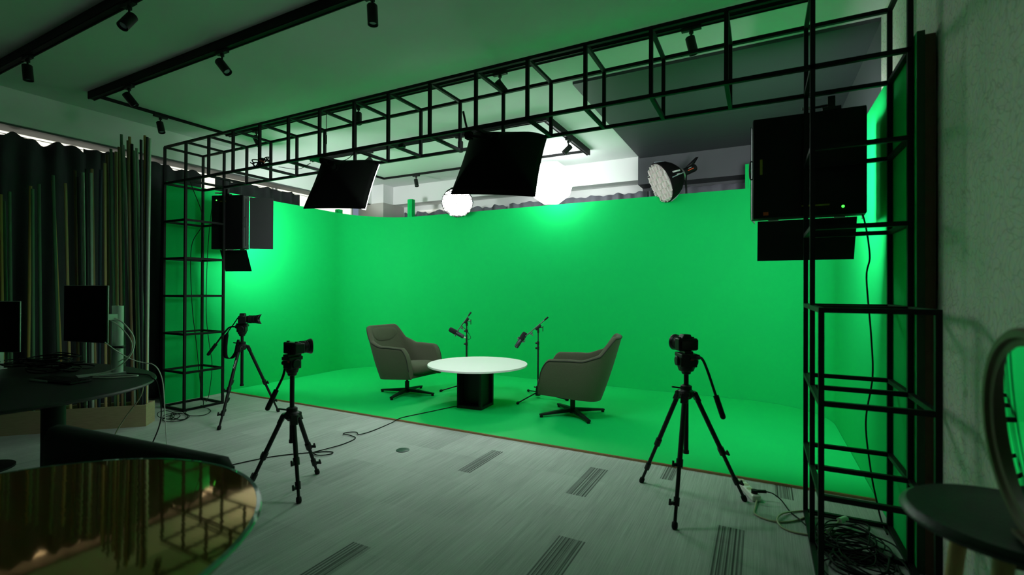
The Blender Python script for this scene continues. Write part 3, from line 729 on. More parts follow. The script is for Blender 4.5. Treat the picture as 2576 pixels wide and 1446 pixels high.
    MB(T).grid(pad, 40, 9, True).build('head_pad', 'chair', t, angle=60)
    T = T0; b = MB(T); b.cyl((0, 0, 0.03), (0, 0, 0.165), 0.028, 20).cyl((0, 0, 0.165), (0, 0, 0.225), 0.016, 16).cyl((0, 0, 0.02), (0, 0, 0.06), 0.036, 20); b.build('gas_column', 'black', t)
    for k in range(4):
        a = star + k * PI / 2 - face; dx, dy = math.cos(a), math.sin(a); sx, sy = -dy, dx
        b = MB(T); L0, L1 = 0.02, 0.39
        def q(l, s, z, wd): return (dx * l + sx * s * wd, dy * l + sy * s * wd, z)
        vs = [q(L0, -1, 0.035, .030), q(L0, 1, 0.035, .030), q(L0, 1, 0.075, .026), q(L0, -1, 0.075, .026), q(L1, -1, 0.020, .020), q(L1, 1, 0.020, .020), q(L1, 1, 0.036, .018), q(L1, -1, 0.036, .018)]
        b.add(vs, [(0, 1, 2, 3), (7, 6, 5, 4), (0, 4, 5, 1), (1, 5, 6, 2), (2, 6, 7, 3), (3, 7, 4, 0)]); lg = b.build('base_arm', 'black', t)
        MB(T).cyl(q(L1 - 0.015, 0, 0.0, 0), q(L1 - 0.015, 0, 0.021, 0), 0.017, 12).build('glide', 'blackm', lg)
    return t
armchair('olive grey swivel armchair left of the white table, turned towards it', -4.15, 4.97, -0.06, 0.17)
armchair('olive grey swivel armchair right of the white table, its right side to the camera', -1.85, 5.02, math.radians(192), 0.80)

# ------------------------------------------------------------------ white table
t = thing('round_table', 'low round white table on a black cube base in the stage centre', 'table', (-3.01, 4.90, 0.02))
MB().lathe([(0.575, 0.487), (0.598, 0.490), (0.60, 0.505), (0.597, 0.511)], (-3.026, 4.92, 0), (0, 0, 1), 96).build('tabletop', 'table_white', t)
T = TR((-3.0, 4.83, 0.02), 0.06); b = MB(T); s = 0.16; th = 0.016
b.bb((-s, -s, 0), (s, s, 0.03)).bb((-s, -s, 0.44), (s, s, 0.467)).bb((-s, -s + 0.0, 0.03), (-s + th, s, 0.44)).bb((-s, s - th, 0.03), (s, s, 0.44)).bb((s - th, -s, 0.03), (s, -s + 0.03, 0.44)).bb((s - th, s - 0.03, 0.03), (s, s, 0.44)).bb((s - 0.05, -s + 0.03, 0.03), (s - 0.035, s - 0.03, 0.44))
base = b.build('cube_base', 'black', t)
MB(T).bb((-s + th, -0.02, 0.03), (s - 0.05, -0.004, 0.44)).build('divider_panel', 'black', base)

# ------------------------------------------------------------------ boom stands and microphones
def boom_stand(label, x, y, zp, a, bq, legs, knobs, z0=0.02):
    t = thing('microphone_stand', label, 'microphone stand', (x, y, z0), 'boom microphone stands on the stage')
    p = V((x, y, zp))
    MB().cyl((x, y, z0 + 0.07), (x, y, zp - 0.20), 0.011, 14).cyl((x, y, zp - 0.24), (x, y, zp - 0.02), 0.007, 12).cyl((x, y, zp - 0.07), (x, y, zp - 0.03), 0.013, 14).build('pole', 'black', t)
    b = MB(); b.lathe([(0.022, 0.15), (0.028, 0.11), (0.036, 0.05), (0.034, 0.03)], (x, y, z0), (0, 0, 1), 18); b.cyl((x, y, z0 + 0.13), (x - 0.05, y - 0.01, z0 + 0.135), 0.008, 10); b.build('hub', 'blackp', t)
    for (lx, ly) in legs:
        f = V((lx, ly, z0 + 0.014)); h = V((x, y, z0 + 0.075)); dd = (f - h).normalized()
        lg = MB().cyl(h + dd * 0.03, f, 0.008, 10).build('leg', 'black', t); MB().lathe([(0.013, -0.01), (0.016, 0.0), (0.016, 0.02), (0.008, 0.032)], f - dd * 0.02, dd, 14).build('rubber_foot', 'blackm', lg)
    for kz in knobs:
        MB().cyl((x - 0.035 * R_.x, y - 0.035 * R_.y, kz), (x - 0.008 * R_.x, y - 0.008 * R_.y, kz), 0.013, 12).cyl((x, y, kz - 0.025), (x, y, kz + 0.02), 0.0145, 14).build('clutch_knob', 'blackp', t)
    a, bq = V(a), V(bq)
    d = (bq - a).normalized()
    bm_ = MB().cyl(a, bq, 0.0065, 12).build('boom_arm', 'mic_steel', t)
    MB().cyl(a - d * 0.005, a + d * 0.055, 0.011, 14).build('counterweight', 'blackp', bm_)
    MB().cyl(p - d * 0.045, p + d * 0.04, 0.016, 14).cyl(p - V((0, 0, 0.05)), p, 0.012, 12).cyl(p + R_ * 0.01, p + R_ * 0.06, 0.006, 8).cyl(p + R_ * 0.06 + V((0, 0, 0.02)), p + R_ * 0.06 - V((0, 0, 0.05)), 0.005, 8).build('boom_clamp', 'blackp', t)
    MB().cyl(p + d * 0.10, p + d * 0.14, 0.010, 12).cyl(p + d * 0.12, p + d * 0.12 - V((0, 0, 0.03)) + R_ * 0.02, 0.008, 10).build('thumb_screw', 'mic_steel', bm_)
    return t
boom_stand('black boom microphone stand behind the table, left one', -3.636, 5.611, 0.965, (-3.57, 5.615, 1.082), (-3.76, 5.60, 0.842), [(-3.83, 5.27), (-3.27, 5.55), (-3.70, 5.98)], (0.826, 0.643))
boom_stand('black boom microphone stand on three splayed legs between table and right chair', -2.53, 5.585, 0.918, (-2.403, 5.60, 1.052), (-2.705, 5.575, 0.800), [(-2.60, 5.14), (-2.13, 5.60), (-2.80, 5.86)], (0.72, 0.655))
def microphone(label, c, d, yoke_p, plug=True):
    c, d = V(c), V(d).normalized(); t = thing('microphone', label, 'microphone', tuple(c), 'broadcast microphones on the boom stands')
    MB().lathe([(0.012, -0.118), (0.026, -0.112), (0.029, -0.10), (0.029, 0.005), (0.026, 0.01)], c, d, 24).build('body', 'mic', t)
    MB().lathe([(0.026, 0.008), (0.034, 0.012), (0.036, 0.03), (0.036, 0.095), (0.028, 0.115), (0.01, 0.12)], c, d, 24).build('foam_windscreen', 'foam', t)
    x = d.cross(V(fw)).normalized()
    b = MB(); p = V(yoke_p)
    b.tube(smoothline([c + x * 0.040, c + x * 0.046 + (p - c) * 0.35, p], 4), 0.005, 8).tube(smoothline([c - x * 0.040, c - x * 0.046 + (p - c) * 0.35, p], 4), 0.005, 8); b.cyl(c - x * 0.050, c - x * 0.028, 0.012, 12).cyl(c + x * 0.028, c + x * 0.050, 0.012, 12)
    b.build('yoke', 'mic_steel', t)
    if plug: MB().cyl(c - d * 0.115, c - d * 0.145, 0.011, 14).build('cable_plug', 'white_plastic', t)
    return t
microphone('black microphone on the left boom stand, tail pointing down right', (-3.795, 5.60, 0.79), -R_ * 0.82 + V((0, 0, 0.46)), (-3.775, 5.60, 0.832))
microphone('black microphone on the right boom stand, foam end up', (-2.775, 5.575, 0.745), R_ * 0.52 + V((0, 0, 0.80)), (-2.72, 5.575, 0.79), False)
c0 = V((-3.795, 5.60, 0.79)) - (-R_ * 0.82 + V((0, 0, 0.46))).normalized() * 0.13
b = MB(); b.tube(smoothline([c0, c0 + R_ * 0.05 - V((0, 0, 0.025)), c0 + R_ * 0.085 + V((0, 0, 0.0)), c0 + R_ * 0.03 + V((0, 0, 0.10)), V((-3.70, 5.585, 0.90)), V((-3.61, 5.585, 0.95)), V((-3.606, 5.60, 0.80)), V((-3.606, 5.595, 0.50)), V((-3.60, 5.57, 0.1)), V((-3.55, 5.45, 0.026)), V((-3.4, 5.15, 0.024)), V((-3.2, 5.03, 0.024))], 6), 0.0035, 8)
tag(b.build('microphone_cable', 'blackm'), 'thin black cable looping from the left microphone down its stand', 'cable')

# ------------------------------------------------------------------ tripods and cameras
def text_mesh(s, size):
    cu = bpy.data.curves.new('t', 'FONT'); cu.body = s; cu.size = size; cu.extrude = 0.0006; cu.align_x = 'CENTER'; cu.align_y = 'CENTER'
    ob = bpy.data.objects.new('t', cu); COL.objects.link(ob); dg = bpy.context.evaluated_depsgraph_get(); dg.update()
    me = ob.evaluated_get(dg).to_mesh(); vs = [v.co.copy() for v in me.vertices]; fs = [list(p.vertices) for p in me.polygons]
    bpy.data.objects.remove(ob); return vs, fs
def tripod(label, feet, c, zs, zcb, zhead, ztop, handle, facing, hs):
    """feet: three floor points; c: axis; zs spider; zcb column bottom; zhead head bottom; ztop plate top"""
    x, y = c; t = thing('tripod', label, 'tripod', (x, y, 0), 'black video tripods on the carpet')
    hub = V((x, y, zs))
    MB().cyl((x, y, zcb), (x, y, zhead), 0.0155, 16).cyl((x, y, zcb - 0.012), (x, y, zcb + 0.01), 0.019, 16).build('centre_column', 'black', t)
    b = MB(); b.lathe([(0.030, -0.05), (0.048, -0.03), (0.048, 0.0), (0.036, 0.012), (0.036, 0.035), (0.024, 0.042)], hub, (0, 0, 1), 24); sp = b.build('spider', 'black', t)
    dd = -R_
    MB().bar(hub + V((0, 0, 0.02)) + dd * 0.03, hub + V((0, 0, 0.028)) + dd * 0.095, 0.014, 0.010).build('column_lock', 'blackp', sp, bevel=0.002)
    for (fx, fy) in feet:
        f = V((fx, fy, 0.012)); h = V((fx - x, fy - y, 0)).normalized(); top = hub + h * 0.055 - V((0, 0, 0.015)); d = (f - top); ln = d.length; d.normalize()
        b = MB(); b.cyl(top - d * 0.01, top + d * ln * 0.55, 0.0155, 14).cyl(top + d * ln * 0.5, top + d * ln * 0.84, 0.0125, 14).cyl(top + d * ln * 0.8, f - d * 0.02, 0.010, 12); leg = b.build('leg', 'black', t)
        b = MB(); sd = d.cross(h).normalized(); b.box(top + d * 0.02, (0.046, 0.034, 0.07), Matrix((sd, h, d)).transposed()); b.cyl(top - sd * 0.03, top + sd * 0.03, 0.014, 12); b.build('leg_joint', 'blackp', leg, bevel=0.004)
        for q, r in ((0.55, 0.021), (0.83, 0.018)):
            p = top + d * ln * q; k = MB(); k.cyl(p - d * 0.03, p + d * 0.02, r, 14); o = (h * 0.6 + sd * 0.8).normalized()
            k.bar(p + o * 0.012, p + o * 0.042 + d * 0.004, 0.012, 0.018); k.cyl(p + o * 0.042 - d * 0.022, p + o * 0.042 + d * 0.014, 0.007, 8); k.build('leg_lock', 'blackp', leg)
        MB().lathe([(0.011, -0.03), (0.017, -0.022), (0.018, 0.0), (0.014, 0.012)], f - V((0, 0, 0.0)), d, 14).build('rubber_foot', 'blackm', leg)
    # fluid head
    F = V(facing).normalized(); S = V((F.y, -F.x, 0)); Rm = Matrix((S, F, V((0, 0, 1)))).transposed()
    b = MB(); H = ztop - zhead
    b.cyl((x, y, zhead - 0.02), (x, y, zhead + 0.012), 0.028, 20, 0.034); b.cyl((x, y, zhead), (x, y, zhead + H * 0.25), 0.036 * hs, 20, 0.045 * hs)
    b.box((x, y, zhead + H * 0.48), (0.085 * hs, 0.085 * hs, H * 0.5), Rm)
    b.cyl(V((x, y, zhead + H * 0.5)) - S * 0.055 * hs, V((x, y, zhead + H * 0.5)) + S * 0.055 * hs, 0.032, 20)
    b.box((x, y, zhead + H * 0.78), (0.085 * hs, 0.11 * hs, H * 0.2), Rm); hd = b.build('fluid_head', 'blackp', t, bevel=0.005)
    MB().box((x, y, ztop - H * 0.06), (0.055, 0.105, H * 0.12), Rm).build('camera_plate', 'blackp', hd, bevel=0.002)
    MB().box(V((x, y, zhead + H * 0.62)) - F * 0.0435 * hs + S * 0.02, (0.02, 0.003, 0.012), Rm).build('badge', 'red', hd)
    b = MB(); b.tube(smoothline(handle, 6), 0.0085, 10); pan = b.build('pan_handle', 'black', t)
    e, s_ = V(handle[-1]), V(handle[-2]); d = (e - s_).normalized()
    MB().cyl(e - d * 0.005, e + d * 0.125, 0.0165, 14).sphere(e + d * 0.125, 0.0165, 12, 6).build('grip', 'blackm', pan)
    MB().cyl(V(handle[0]) - S * 0.03, V(handle[0]) + S * 0.03, 0.017, 14).build('rosette', 'blackp', pan)
    return t
def camera_body(label, x, y, z, facing, ln, hood, kind):
    t = thing('video_camera', label, 'camera', (x, y, z), 'black interchangeable lens cameras on tripods')
    F = V(facing).normalized(); S = V((F.y, -F.x, 0)); T = Matrix(((S.x, F.x, 0, x), (S.y, F.y, 0, y), (0, 0, 1, z), (0, 0, 0, 1)))
    wb, hb, db = 0.135, 0.082, 0.055
    b = MB(T); b.bb((-wb / 2, -db / 2, 0.0), (wb / 2, db / 2, hb)); b.bb((wb / 2 - 0.035, -db / 2 - 0.0, 0.004), (wb / 2 + 0.006, db / 2 + 0.022, hb - 0.006)); body = b.build('body', 'blackp', t, bevel=0.008, segs=3)
    if kind == 'hump':
        b = MB(T); b.prism([(-0.045, -db / 2 + 0.004, hb - 0.005), (0.035, -db / 2 + 0.004, hb - 0.005), (0.02, -db / 2 + 0.004, hb + 0.026), (-0.03, -db / 2 + 0.004, hb + 0.026)], (0, db, 0)); b.build('viewfinder_hump', 'blackp', body, bevel=0.006, segs=3)
    MB(T).bb((-0.05, -db / 2 - 0.004, 0.012), (0.03, -db / 2, hb - 0.016)).build('rear_screen', 'screen', body)
    for dxx in (0.045, -0.05): MB(T).cyl((dxx, 0.0, hb - 0.002), (dxx, 0.0, hb + 0.007), 0.0105, 16).build('dial', 'blackp', body)
    zc = hb * 0.5; y0 = db / 2
    b = MB(T); b.lathe([(0.033, y0), (0.036, y0 + 0.006), (0.035, y0 + 0.02), (0.039, y0 + 0.026), (0.039, y0 + ln * 0.6), (0.042, y0 + ln * 0.65), (0.042, y0 + ln)], (0, 0, zc), (0, 1, 0), 28); lens = b.build('lens', 'blackp', t)
    b = MB(T)
    for q in (0.35, 0.5, 0.8): b.lathe([(0.040, y0 + ln * q), (0.0435, y0 + ln * q + 0.002), (0.0435, y0 + ln * q + 0.012), (0.040, y0 + ln * q + 0.014)], (0, 0, zc), (0, 1, 0), 28, ring=True)
    b.build('focus_ring', 'blackm', lens)
    MB(T).lathe([(0.034, y0 + ln), (0.02, y0 + ln + 0.004), (0.001, y0 + ln + 0.006)], (0, 0, zc), (0, 1, 0), 24).build('front_glass', 'lens_glass', lens)
    # petal hood
    def hd(u, q):
        a = 2 * PI * u; pet = 0.55 + 0.45 * math.cos(4 * a / 2 * 1.0) ** 2 if False else 0.5 + 0.5 * math.cos(2 * a + PI)
        L_ = hood * (0.55 + 0.45 * pet); r = 0.042 + 0.012 * q
        return (r * math.cos(a), y0 + ln - 0.004 + L_ * q, zc + r * math.sin(a))
    MB(T).grid(hd, 36, 5, True).build('petal_hood', 'blackp', lens, solid=0.0025, angle=70)
    return t, T
# front-left pair and right one
tripod('black tripod with low spread legs, second from left, bare floor all round', [(-2.677, 2.133), (-2.975, 2.532), (-3.13, 2.08)], (-2.90, 2.25), 0.535, 0.34, 0.815, 0.946, [(-2.945, 2.235, 0.88), (-2.951, 2.215, 0.79), (-2.954, 2.172, 0.711), (-2.9545, 2.166, 0.70)], (0.05, 1, 0), 1.0)
camera_body('boxy black camera on the second tripod from the left, lens to the right', -2.90, 2.25, 0.946, (0.08, 1, 0), 0.085, 0.035, 'flat')
tripod('black tripod beside the left metal tower, rear of the two left tripods', [(-4.76, 2.862), (-4.864, 3.594), (-5.39, 3.30)], (-5.0, 3.25), 0.785, 0.355, 0.905, 1.025, [(-5.05, 3.225, 0.985), (-5.10, 3.18, 0.983), (-5.135, 3.148, 0.935), (-5.20, 3.086, 0.80)], (0.75, 0.66, 0), 1.05)
cm, TC = camera_body('black camera with long petal hood lens and hanging strap beside the left tower', -5.0, 3.25, 1.025, (0.72, 0.69, 0), 0.105, 0.06, 'hump')
b = MB(); pts = smoothline([V((-5.052, 3.235, 1.085)), V((-5.075, 3.205, 1.02)), V((-5.115, 3.165, 0.93)), V((-5.135, 3.155, 0.86)), V((-5.14, 3.15, 0.72)), V((-5.125, 3.155, 0.655)), V((-5.07, 3.18, 0.65)), V((-5.02, 3.20, 0.72)), V((-5.01, 3.215, 0.85))], 6)
wv = R_ * 1.0; k = len(pts)
def sw(i): q = i / (k - 1); return 0.006 + 0.018 * max(0, min(1, (q - 0.25) / 0.08)) * max(0, min(1, (1.0 - q) / 0.1 + 0.4))
b.add([p + R_ * s_ * sw(i) for i, p in enumerate(pts) for s_ in (-1, 1)], [(2 * i, 2 * i + 2, 2 * i + 3, 2 * i + 1) for i in range(k - 1)])
b.build('neck_strap', 'blackm', cm, solid=0.003, recalc=False)
tripod('black tripod on the right, standing alone in front of the stage edge', [(-0.769, 3.533), (-0.447, 2.937), (-0.094, 3.544)], (-0.437, 3.34), 0.735, 0.335, 0.868, 1.003, [(-0.38, 3.30, 0.968), (-0.335, 3.275, 0.965), (-0.30, 3.25, 0.90), (-0.245, 3.215, 0.745)], (-0.45, 0.89, 0), 1.28)
camera_body('black camera with silver-lit lens on the right tripod, rear screen facing the camera', -0.437, 3.34, 1.003, (-0.62, 0.78, 0), 0.085, 0.035, 'hump')
# lettering on the rear left tripod leg
vs, fs = text_mesh('Manfrotto', 0.03)
h1 = V((-5.0, 3.25, 0.77)); f1 = V((-4.76, 2.862, 0.012)); d = (f1 - h1).normalized()
face = (V((0, 0, CAMZ)) - V((-4.9, 3.1, 0.6))); face = (face - d * face.dot(d)).normalized(); side = face.cross(-d).normalized()
lx = -d; ly = face.cross(lx).normalized()
org = h1 + d * 0.20 + V((f1.x - h1.x, f1.y - h1.y, 0)).normalized() * 0.055 + face * 0.0165
tri_legs = [o for o in bpy.data.objects if o.name.startswith('leg') and o.parent and o.parent.name == 'tripod.001']
leg0 = min(tri_legs, key=lambda o: (sum((v.co for v in o.data.vertices), V()) / len(o.data.vertices) + V((-5.0, 3.25, 0)) - V((-4.85, 3.0, 0.4))).length)
MB().add([org + lx * v.x * 0.75 + ly * v.y * 0.75 + face * v.z for v in vs], fs).build('leg_lettering', 'print_white', leg0, recalc=False)
# ------------------------------------------------------------------ floor cables, outlet, power strip
def cable(label, pts, r, m='blackm', group=None, k=7, name='cable'):
    o = MB().tube(smoothline(pts, k), r, 8).build(name, m); return tag(o, label, 'cable', group)
zf = 0.006
cable('thin black cable with two small loops crossing the carpet to the white table', [(-3.75, 2.22, zf), (-3.60, 2.60, zf), (-3.36, 2.86, zf), (-3.25, 2.92, zf), (-3.215, 2.86, zf + .004), (-3.28, 2.80, zf + .004), (-3.37, 2.83, zf + .004), (-3.345, 2.93, zf + .006), (-3.33, 3.12, zf), (-3.36, 3.29, zf), (-3.47, 3.325, zf + .004), (-3.55, 3.32, zf + .004), (-3.555, 3.38, zf + .004), (-3.48, 3.42, zf + .006), (-3.40, 3.38, zf + .006), (-3.39, 3.55, zf), (-3.42, 3.85, zf), (-3.415, 3.945, 0.022), (-3.40, 4.05, 0.025), (-3.30, 4.35, 0.025), (-3.20, 4.66, 0.025), (-3.16, 4.72, 0.025)], 0.0045)
b = MB(); b.lathe([(0.058, 0.0), (0.058, 0.004), (0.050, 0.0055), (0.002, 0.006)], (-2.76, 3.252, 0.0), (0, 0, 1), 32)
tag(b.build('floor_outlet', 'outlet'), 'small round dark floor outlet lid set in the carpet', 'floor outlet')
# power strip
p0, p1 = V((-0.135, 3.83, 0)), V((-0.02, 3.56, 0)); ps = thing('power_strip', 'white four socket power strip beside the right tripod foot', 'power strip', ((p0.x + p1.x) / 2, (p0.y + p1.y) / 2, 0))
dx = (p1 - p0).normalized(); an = math.atan2(dx.y, dx.x); T = TR(((p0.x + p1.x) / 2, (p0.y + p1.y) / 2, 0.002), an); Lp = (p1 - p0).length
MB(T).bb((-Lp / 2, -0.028, 0), (Lp / 2, 0.028, 0.042)).build('housing', 'white_plastic', ps, bevel=0.009, segs=3)
for i in range(4):
    q = -Lp / 2 + 0.04 + i * (Lp - 0.08) / 3
    MB(T).lathe([(0.0215, 0.0405), (0.0215, 0.0428), (0.017, 0.0428), (0.016, 0.0425), (0.002, 0.0425)], (q, 0, 0), (0, 0, 1), 24).build('socket', 'beige', ps)
q = T @ V((Lp / 2 - 0.04, 0, 0.043))
o = thing('plugged_cable', 'black plug in the white power strip with its cable running right', 'cable', tuple(q))
b = MB(); b.cyl(q, q + V((0, 0, 0.022)), 0.020, 18).bar(q + V((0, 0, 0.014)), q + V((0.07, 0.02, 0.016)), 0.016); b.build('plug', 'blackm', o)
MB().tube(smoothline([q + V((0.07, 0.02, 0.016)), q + V((0.11, 0.02, 0.01)), V((0.123, 3.62, 0.02)), V((0.165, 3.50, zf)), V((0.21, 3.39, zf + .008)), V((0.265, 3.29, zf)), V((0.36, 3.20, zf))], 7), 0.004, 8).build('cord', 'blackm', o)
bp_ = [T @ V((Lp / 2 - 0.002, 0, 0.012)), V((-0.03, 3.45, zf)), V((-0.03, 3.36, zf)), V((0.03, 3.31, zf)), V((0.11, 3.315, zf)), V((0.20, 3.39, zf)), V((0.265, 3.50, zf)), V((0.262, 3.555, zf)), V((0.20, 3.52, zf)), V((0.12, 3.42, zf + .008)), V((0.09, 3.31, zf + .010)), V((0.12, 3.235, zf)), V((0.20, 3.21, zf)), V((0.30, 3.24, zf)), V((0.37, 3.33, zf + .02)), V((0.415, 3.42, zf + .03))]
cable('beige cable looping from the white power strip towards the right tower', bp_, 0.0055, 'beige')
tag(MB().cyl((0.415, 3.42, 0.036), (0.455, 3.47, 0.036), 0.018, 16).build('cable_plug', 'white_plastic'), 'white plug at the end of the beige cable in the cable heap', 'plug')
rnd = random.Random(11)
for i in range(16):
    cx, cy = rnd.uniform(0.38, 0.52), rnd.uniform(2.86, 3.40); rx, ry = rnd.uniform(0.10, 0.17), rnd.uniform(0.08, 0.22); a0 = rnd.uniform(0, 6); pts = []
    tilt = rnd.uniform(-0.5, 0.5); turns = rnd.choice((1.2, 1.7, 2.2)); m_ = int(turns * 9)
    for k in range(m_):
        a = a0 + 2 * PI * turns * k / m_; f = 1 + 0.25 * math.sin(a * 1.7 + i)
        px = cx + rx * f * math.cos(a) + tilt * ry * math.sin(a) * 0.4; py = cy + ry * f * math.sin(a)
        pts.append((min(0.655, max(0.275, px)), min(3.50, max(2.70, py)), 0.008 + 0.0035 * (i % 8) + 0.006 * (1 + math.sin(a * 2 + i))))
    cable('loose black cable coil in the heap at the right tower foot', pts, rnd.choice((0.0035, 0.0045, 0.006)), 'blackm', 'heaped black cables at the right tower')
cable('black cable hanging from the right LED panel down the green wall', [(0.50, 3.60, 1.90), (0.558, 3.62, 1.874), (0.594, 3.62, 1.626), (0.578, 3.62, 1.48), (0.602, 3.62, 1.114), (0.608, 3.62, 0.87), (0.575, 3.62, 0.598), (0.599, 3.62, 0.309), (0.628, 3.61, 0.121), (0.645, 3.57, 0.02), (0.64, 3.40, 0.02)], 0.005)
G = 'black cables hanging inside the left tower'
cable('black cable hanging inside the left tower, left of the two', [(-5.80, 3.14, 2.62), (-5.83, 3.3, 2.2), (-6.10, 3.32, 1.90), (-6.08, 3.32, 1.23), (-6.0, 3.33, 0.744), (-5.93, 3.34, 0.268), (-5.90, 3.36, 0.03), (-5.85, 3.3, 0.02)], 0.004, 'blackm', G)
cable('black cable from the left LED panel hanging down inside the left tower', [(-6.0, 3.58, 2.47), (-6.06, 3.57, 2.46), (-6.09, 3.55, 2.38), (-6.08, 3.50, 1.835), (-6.10, 3.5, 1.122), (-6.04, 3.5, 0.75), (-5.97, 3.5, 0.45), (-6.03, 3.5, 0.10), (-6.0, 3.45, 0.02)], 0.0035, 'blackm', G)
rnd = random.Random(5)
for i in range(6):
    cx, cy = rnd.uniform(-5.78, -5.55), rnd.uniform(2.88, 3.25); rx, ry = rnd.uniform(0.12, 0.22), rnd.uniform(0.06, 0.13); a0 = rnd.uniform(0, 6); pts = []
    for k in range(13):
        a = a0 + 2 * PI * 1.3 * k / 12; pts.append((cx + rx * math.cos(a), cy + ry * math.sin(a) - 0.3 * rx * math.cos(a), 0.006 + 0.003 * i + 0.004 * math.sin(a * 2) ** 2))
    cable('thin black cable looped on the carpet at the left tower foot', pts, 0.0035, 'blackm', 'looped black cables at the left tower')
# rigging bits on the beam
b = MB(); rnd = random.Random(3)
for i in range(5):
    pts = [(-4.60 + 0.22 * q / 6 + rnd.uniform(-.02, .02), 3.098 + rnd.uniform(-0.035, 0.035), ZB + 0.03 + rnd.uniform(-0.03, 0.05)) for q in range(7)]; b.tube(smoothline(pts, 4), 0.006, 6)
t = tag(b.build('cable_bundle', 'blackm'), 'black cable bundle tied with an orange strap on the left part of the beam', 'cable'); ROOT[t.name] = ROOT[t.name]
MB().bar((-4.47, 3.075, ZB + 0.055), (-4.40, 3.075, ZB + 0.03), 0.012).build('orange_strap', 'orange', t)
t = thing('power_adapter', 'small black adapter hanging on a cord inside the gantry above the left softbox', 'adapter', (-3.578, 3.12, 2.75))
MB().tube([(-3.575, 3.12, 3.055), (-3.575, 3.12, 2.9), (-3.582, 3.12, 2.83)], 0.003, 6).build('cord', 'blackm', t); MB().box((-3.590, 3.12, 2.79), (0.022, 0.03, 0.085)).build('housing', 'blackp', t, bevel=0.003)
tag(MB().box((-2.665, 3.11, 2.60), (0.05, 0.04, 0.03)).build('clamp_block', 'blackp', bevel=0.004), 'small black block clamped under the beam between the two softboxes', 'clamp')
t = thing('power_supply', 'flat black power supply tray on the beam above the left softbox', 'power supply', (-3.85, 3.25, 2.656))
MB().box((-3.80, 3.24, 2.663), (0.18, 0.14, 0.026)).build('tray', 'blackp', t, bevel=0.003)
MB().tube(smoothline([(-3.68, 3.3, 2.66), (-3.5, 3.27, 2.62), (-3.3, 3.2, 2.64), (-3.2, 3.14, 2.63)], 5), 0.003, 6).tube(smoothline([(-4.0, 3.3, 2.66), (-4.15, 3.27, 2.61), (-4.35, 3.2, 2.64)], 5), 0.003, 6).build('cord', 'blackm', t)

# ------------------------------------------------------------------ planter with poles
ux, vx = V((-0.7071, -0.7071, 0)), V((-0.7071, 0.7071, 0)); pc = V((-5.53, 2.587, 0)); Lp, Wp, Hp, th = 1.28, 0.215, 0.215, 0.02
pl = thing('planter_box', 'long pine planter box full of upright poles at the left', 'planter', tuple(pc + ux * Lp / 2 + vx * Wp / 2))
Rm = Matrix((ux, vx, V((0, 0, 1)))).transposed()
for (a, q, sz, nm) in ((Lp / 2, th / 2, (Lp, th, Hp), 'long_board'), (Lp / 2, Wp - th / 2, (Lp, th, Hp), 'long_board'), (th / 2, Wp / 2, (th, Wp - 2 * th, Hp), 'end_board'), (Lp - th / 2, Wp / 2, (th, Wp - 2 * th, Hp), 'end_board')):
    MB().box(pc + ux * a + vx * q + V((0, 0, Hp / 2)), sz, Rm).build(nm, 'pine', pl)
MB().box(pc + ux * Lp / 2 + vx * Wp / 2 + V((0, 0, 0.012)), (Lp - 2 * th, Wp - 2 * th, 0.02), Rm).build('bottom_board', 'pine', pl)
PO = [(-6.375, 1.795, -6.4, 1.77, 2.285, 'ochre'), (-6.425, 1.845, -6.461, 1.808, 2.233, 'green'), (-6.369, 1.851, -6.393, 1.827, 2.321, 'green'), (-6.348, 1.957, -6.345, 1.96, 2.395, 'ochre'), (-6.215, 1.955, -6.231, 1.94, 2.354, 'green'), (-6.247, 2.023, -6.271, 1.998, 2.415, 'green'), (-6.108, 2.112, -6.156, 2.064, 2.504, 'green'), (-6.155, 2.15, -6.221, 2.084, 2.463, 'ochre'), (-6.011, 2.16, -6.05, 2.121, 2.426, 'tan'), (-6.036, 2.234, -6.069, 2.201, 2.571, 'brown'), (-5.979, 2.241, -6.014, 2.206, 2.5, 'dark'), (-6.02, 2.285, -6.049, 2.256, 2.561, 'mint'), (-5.902, 2.268, -5.932, 2.238, 2.579, 'dark'), (-5.939, 2.331, -5.971, 2.299, 2.598, 'tan'), (-5.919, 2.301, -5.94, 2.28, 2.55, 'mint'), (-5.943, 2.362, -5.946, 2.359, 2.6, 'blue'), (-5.808, 2.363, -5.824, 2.346, 2.649, 'tan'), (-5.854, 2.415, -5.883, 2.386, 2.753, 'brown'), (-5.786, 2.434, -5.825, 2.395, 2.804, 'green'), (-5.832, 2.473, -5.854, 2.45, 2.795, 'tan'), (-5.711, 2.459, -5.741, 2.429, 2.822, 'brown'), (-5.766, 2.503, -5.798, 2.472, 2.971, 'green'), (-5.669, 2.551, -5.751, 2.469, 2.854, 'mint'), (-5.708, 2.597, -5.773, 2.532, 2.96, 'ochre'), (-5.65, 2.521, -5.689, 2.482, 2.895, 'brown'), (-5.699, 2.571, -5.733, 2.536, 2.882, 'dark'), (-5.638, 2.582, -5.687, 2.533, 2.806, 'green'), (-5.662, 2.643, -5.728, 2.576, 2.847, 'mint'), (-5.592, 2.579, -5.61, 2.561, 2.914, 'dark'), (-5.615, 2.654, -5.654, 2.615, 2.979, 'ochre'), (-5.565, 2.655, -5.607, 2.613, 2.955, 'dark'), (-5.654, 2.651, -5.648, 2.657, 2.961, 'mint')]
ORD = ['first', 'second', 'third', 'fourth', 'fifth', 'sixth', 'seventh', 'eighth', 'ninth', 'tenth', 'eleventh', 'twelfth', 'thirteenth', 'fourteenth', 'fifteenth', 'sixteenth']
CN = {'ochre': 'ochre', 'green': 'dull green', 'tan': 'tan', 'brown': 'brown', 'dark': 'near-black', 'mint': 'pale mint', 'blue': 'dark blue'}
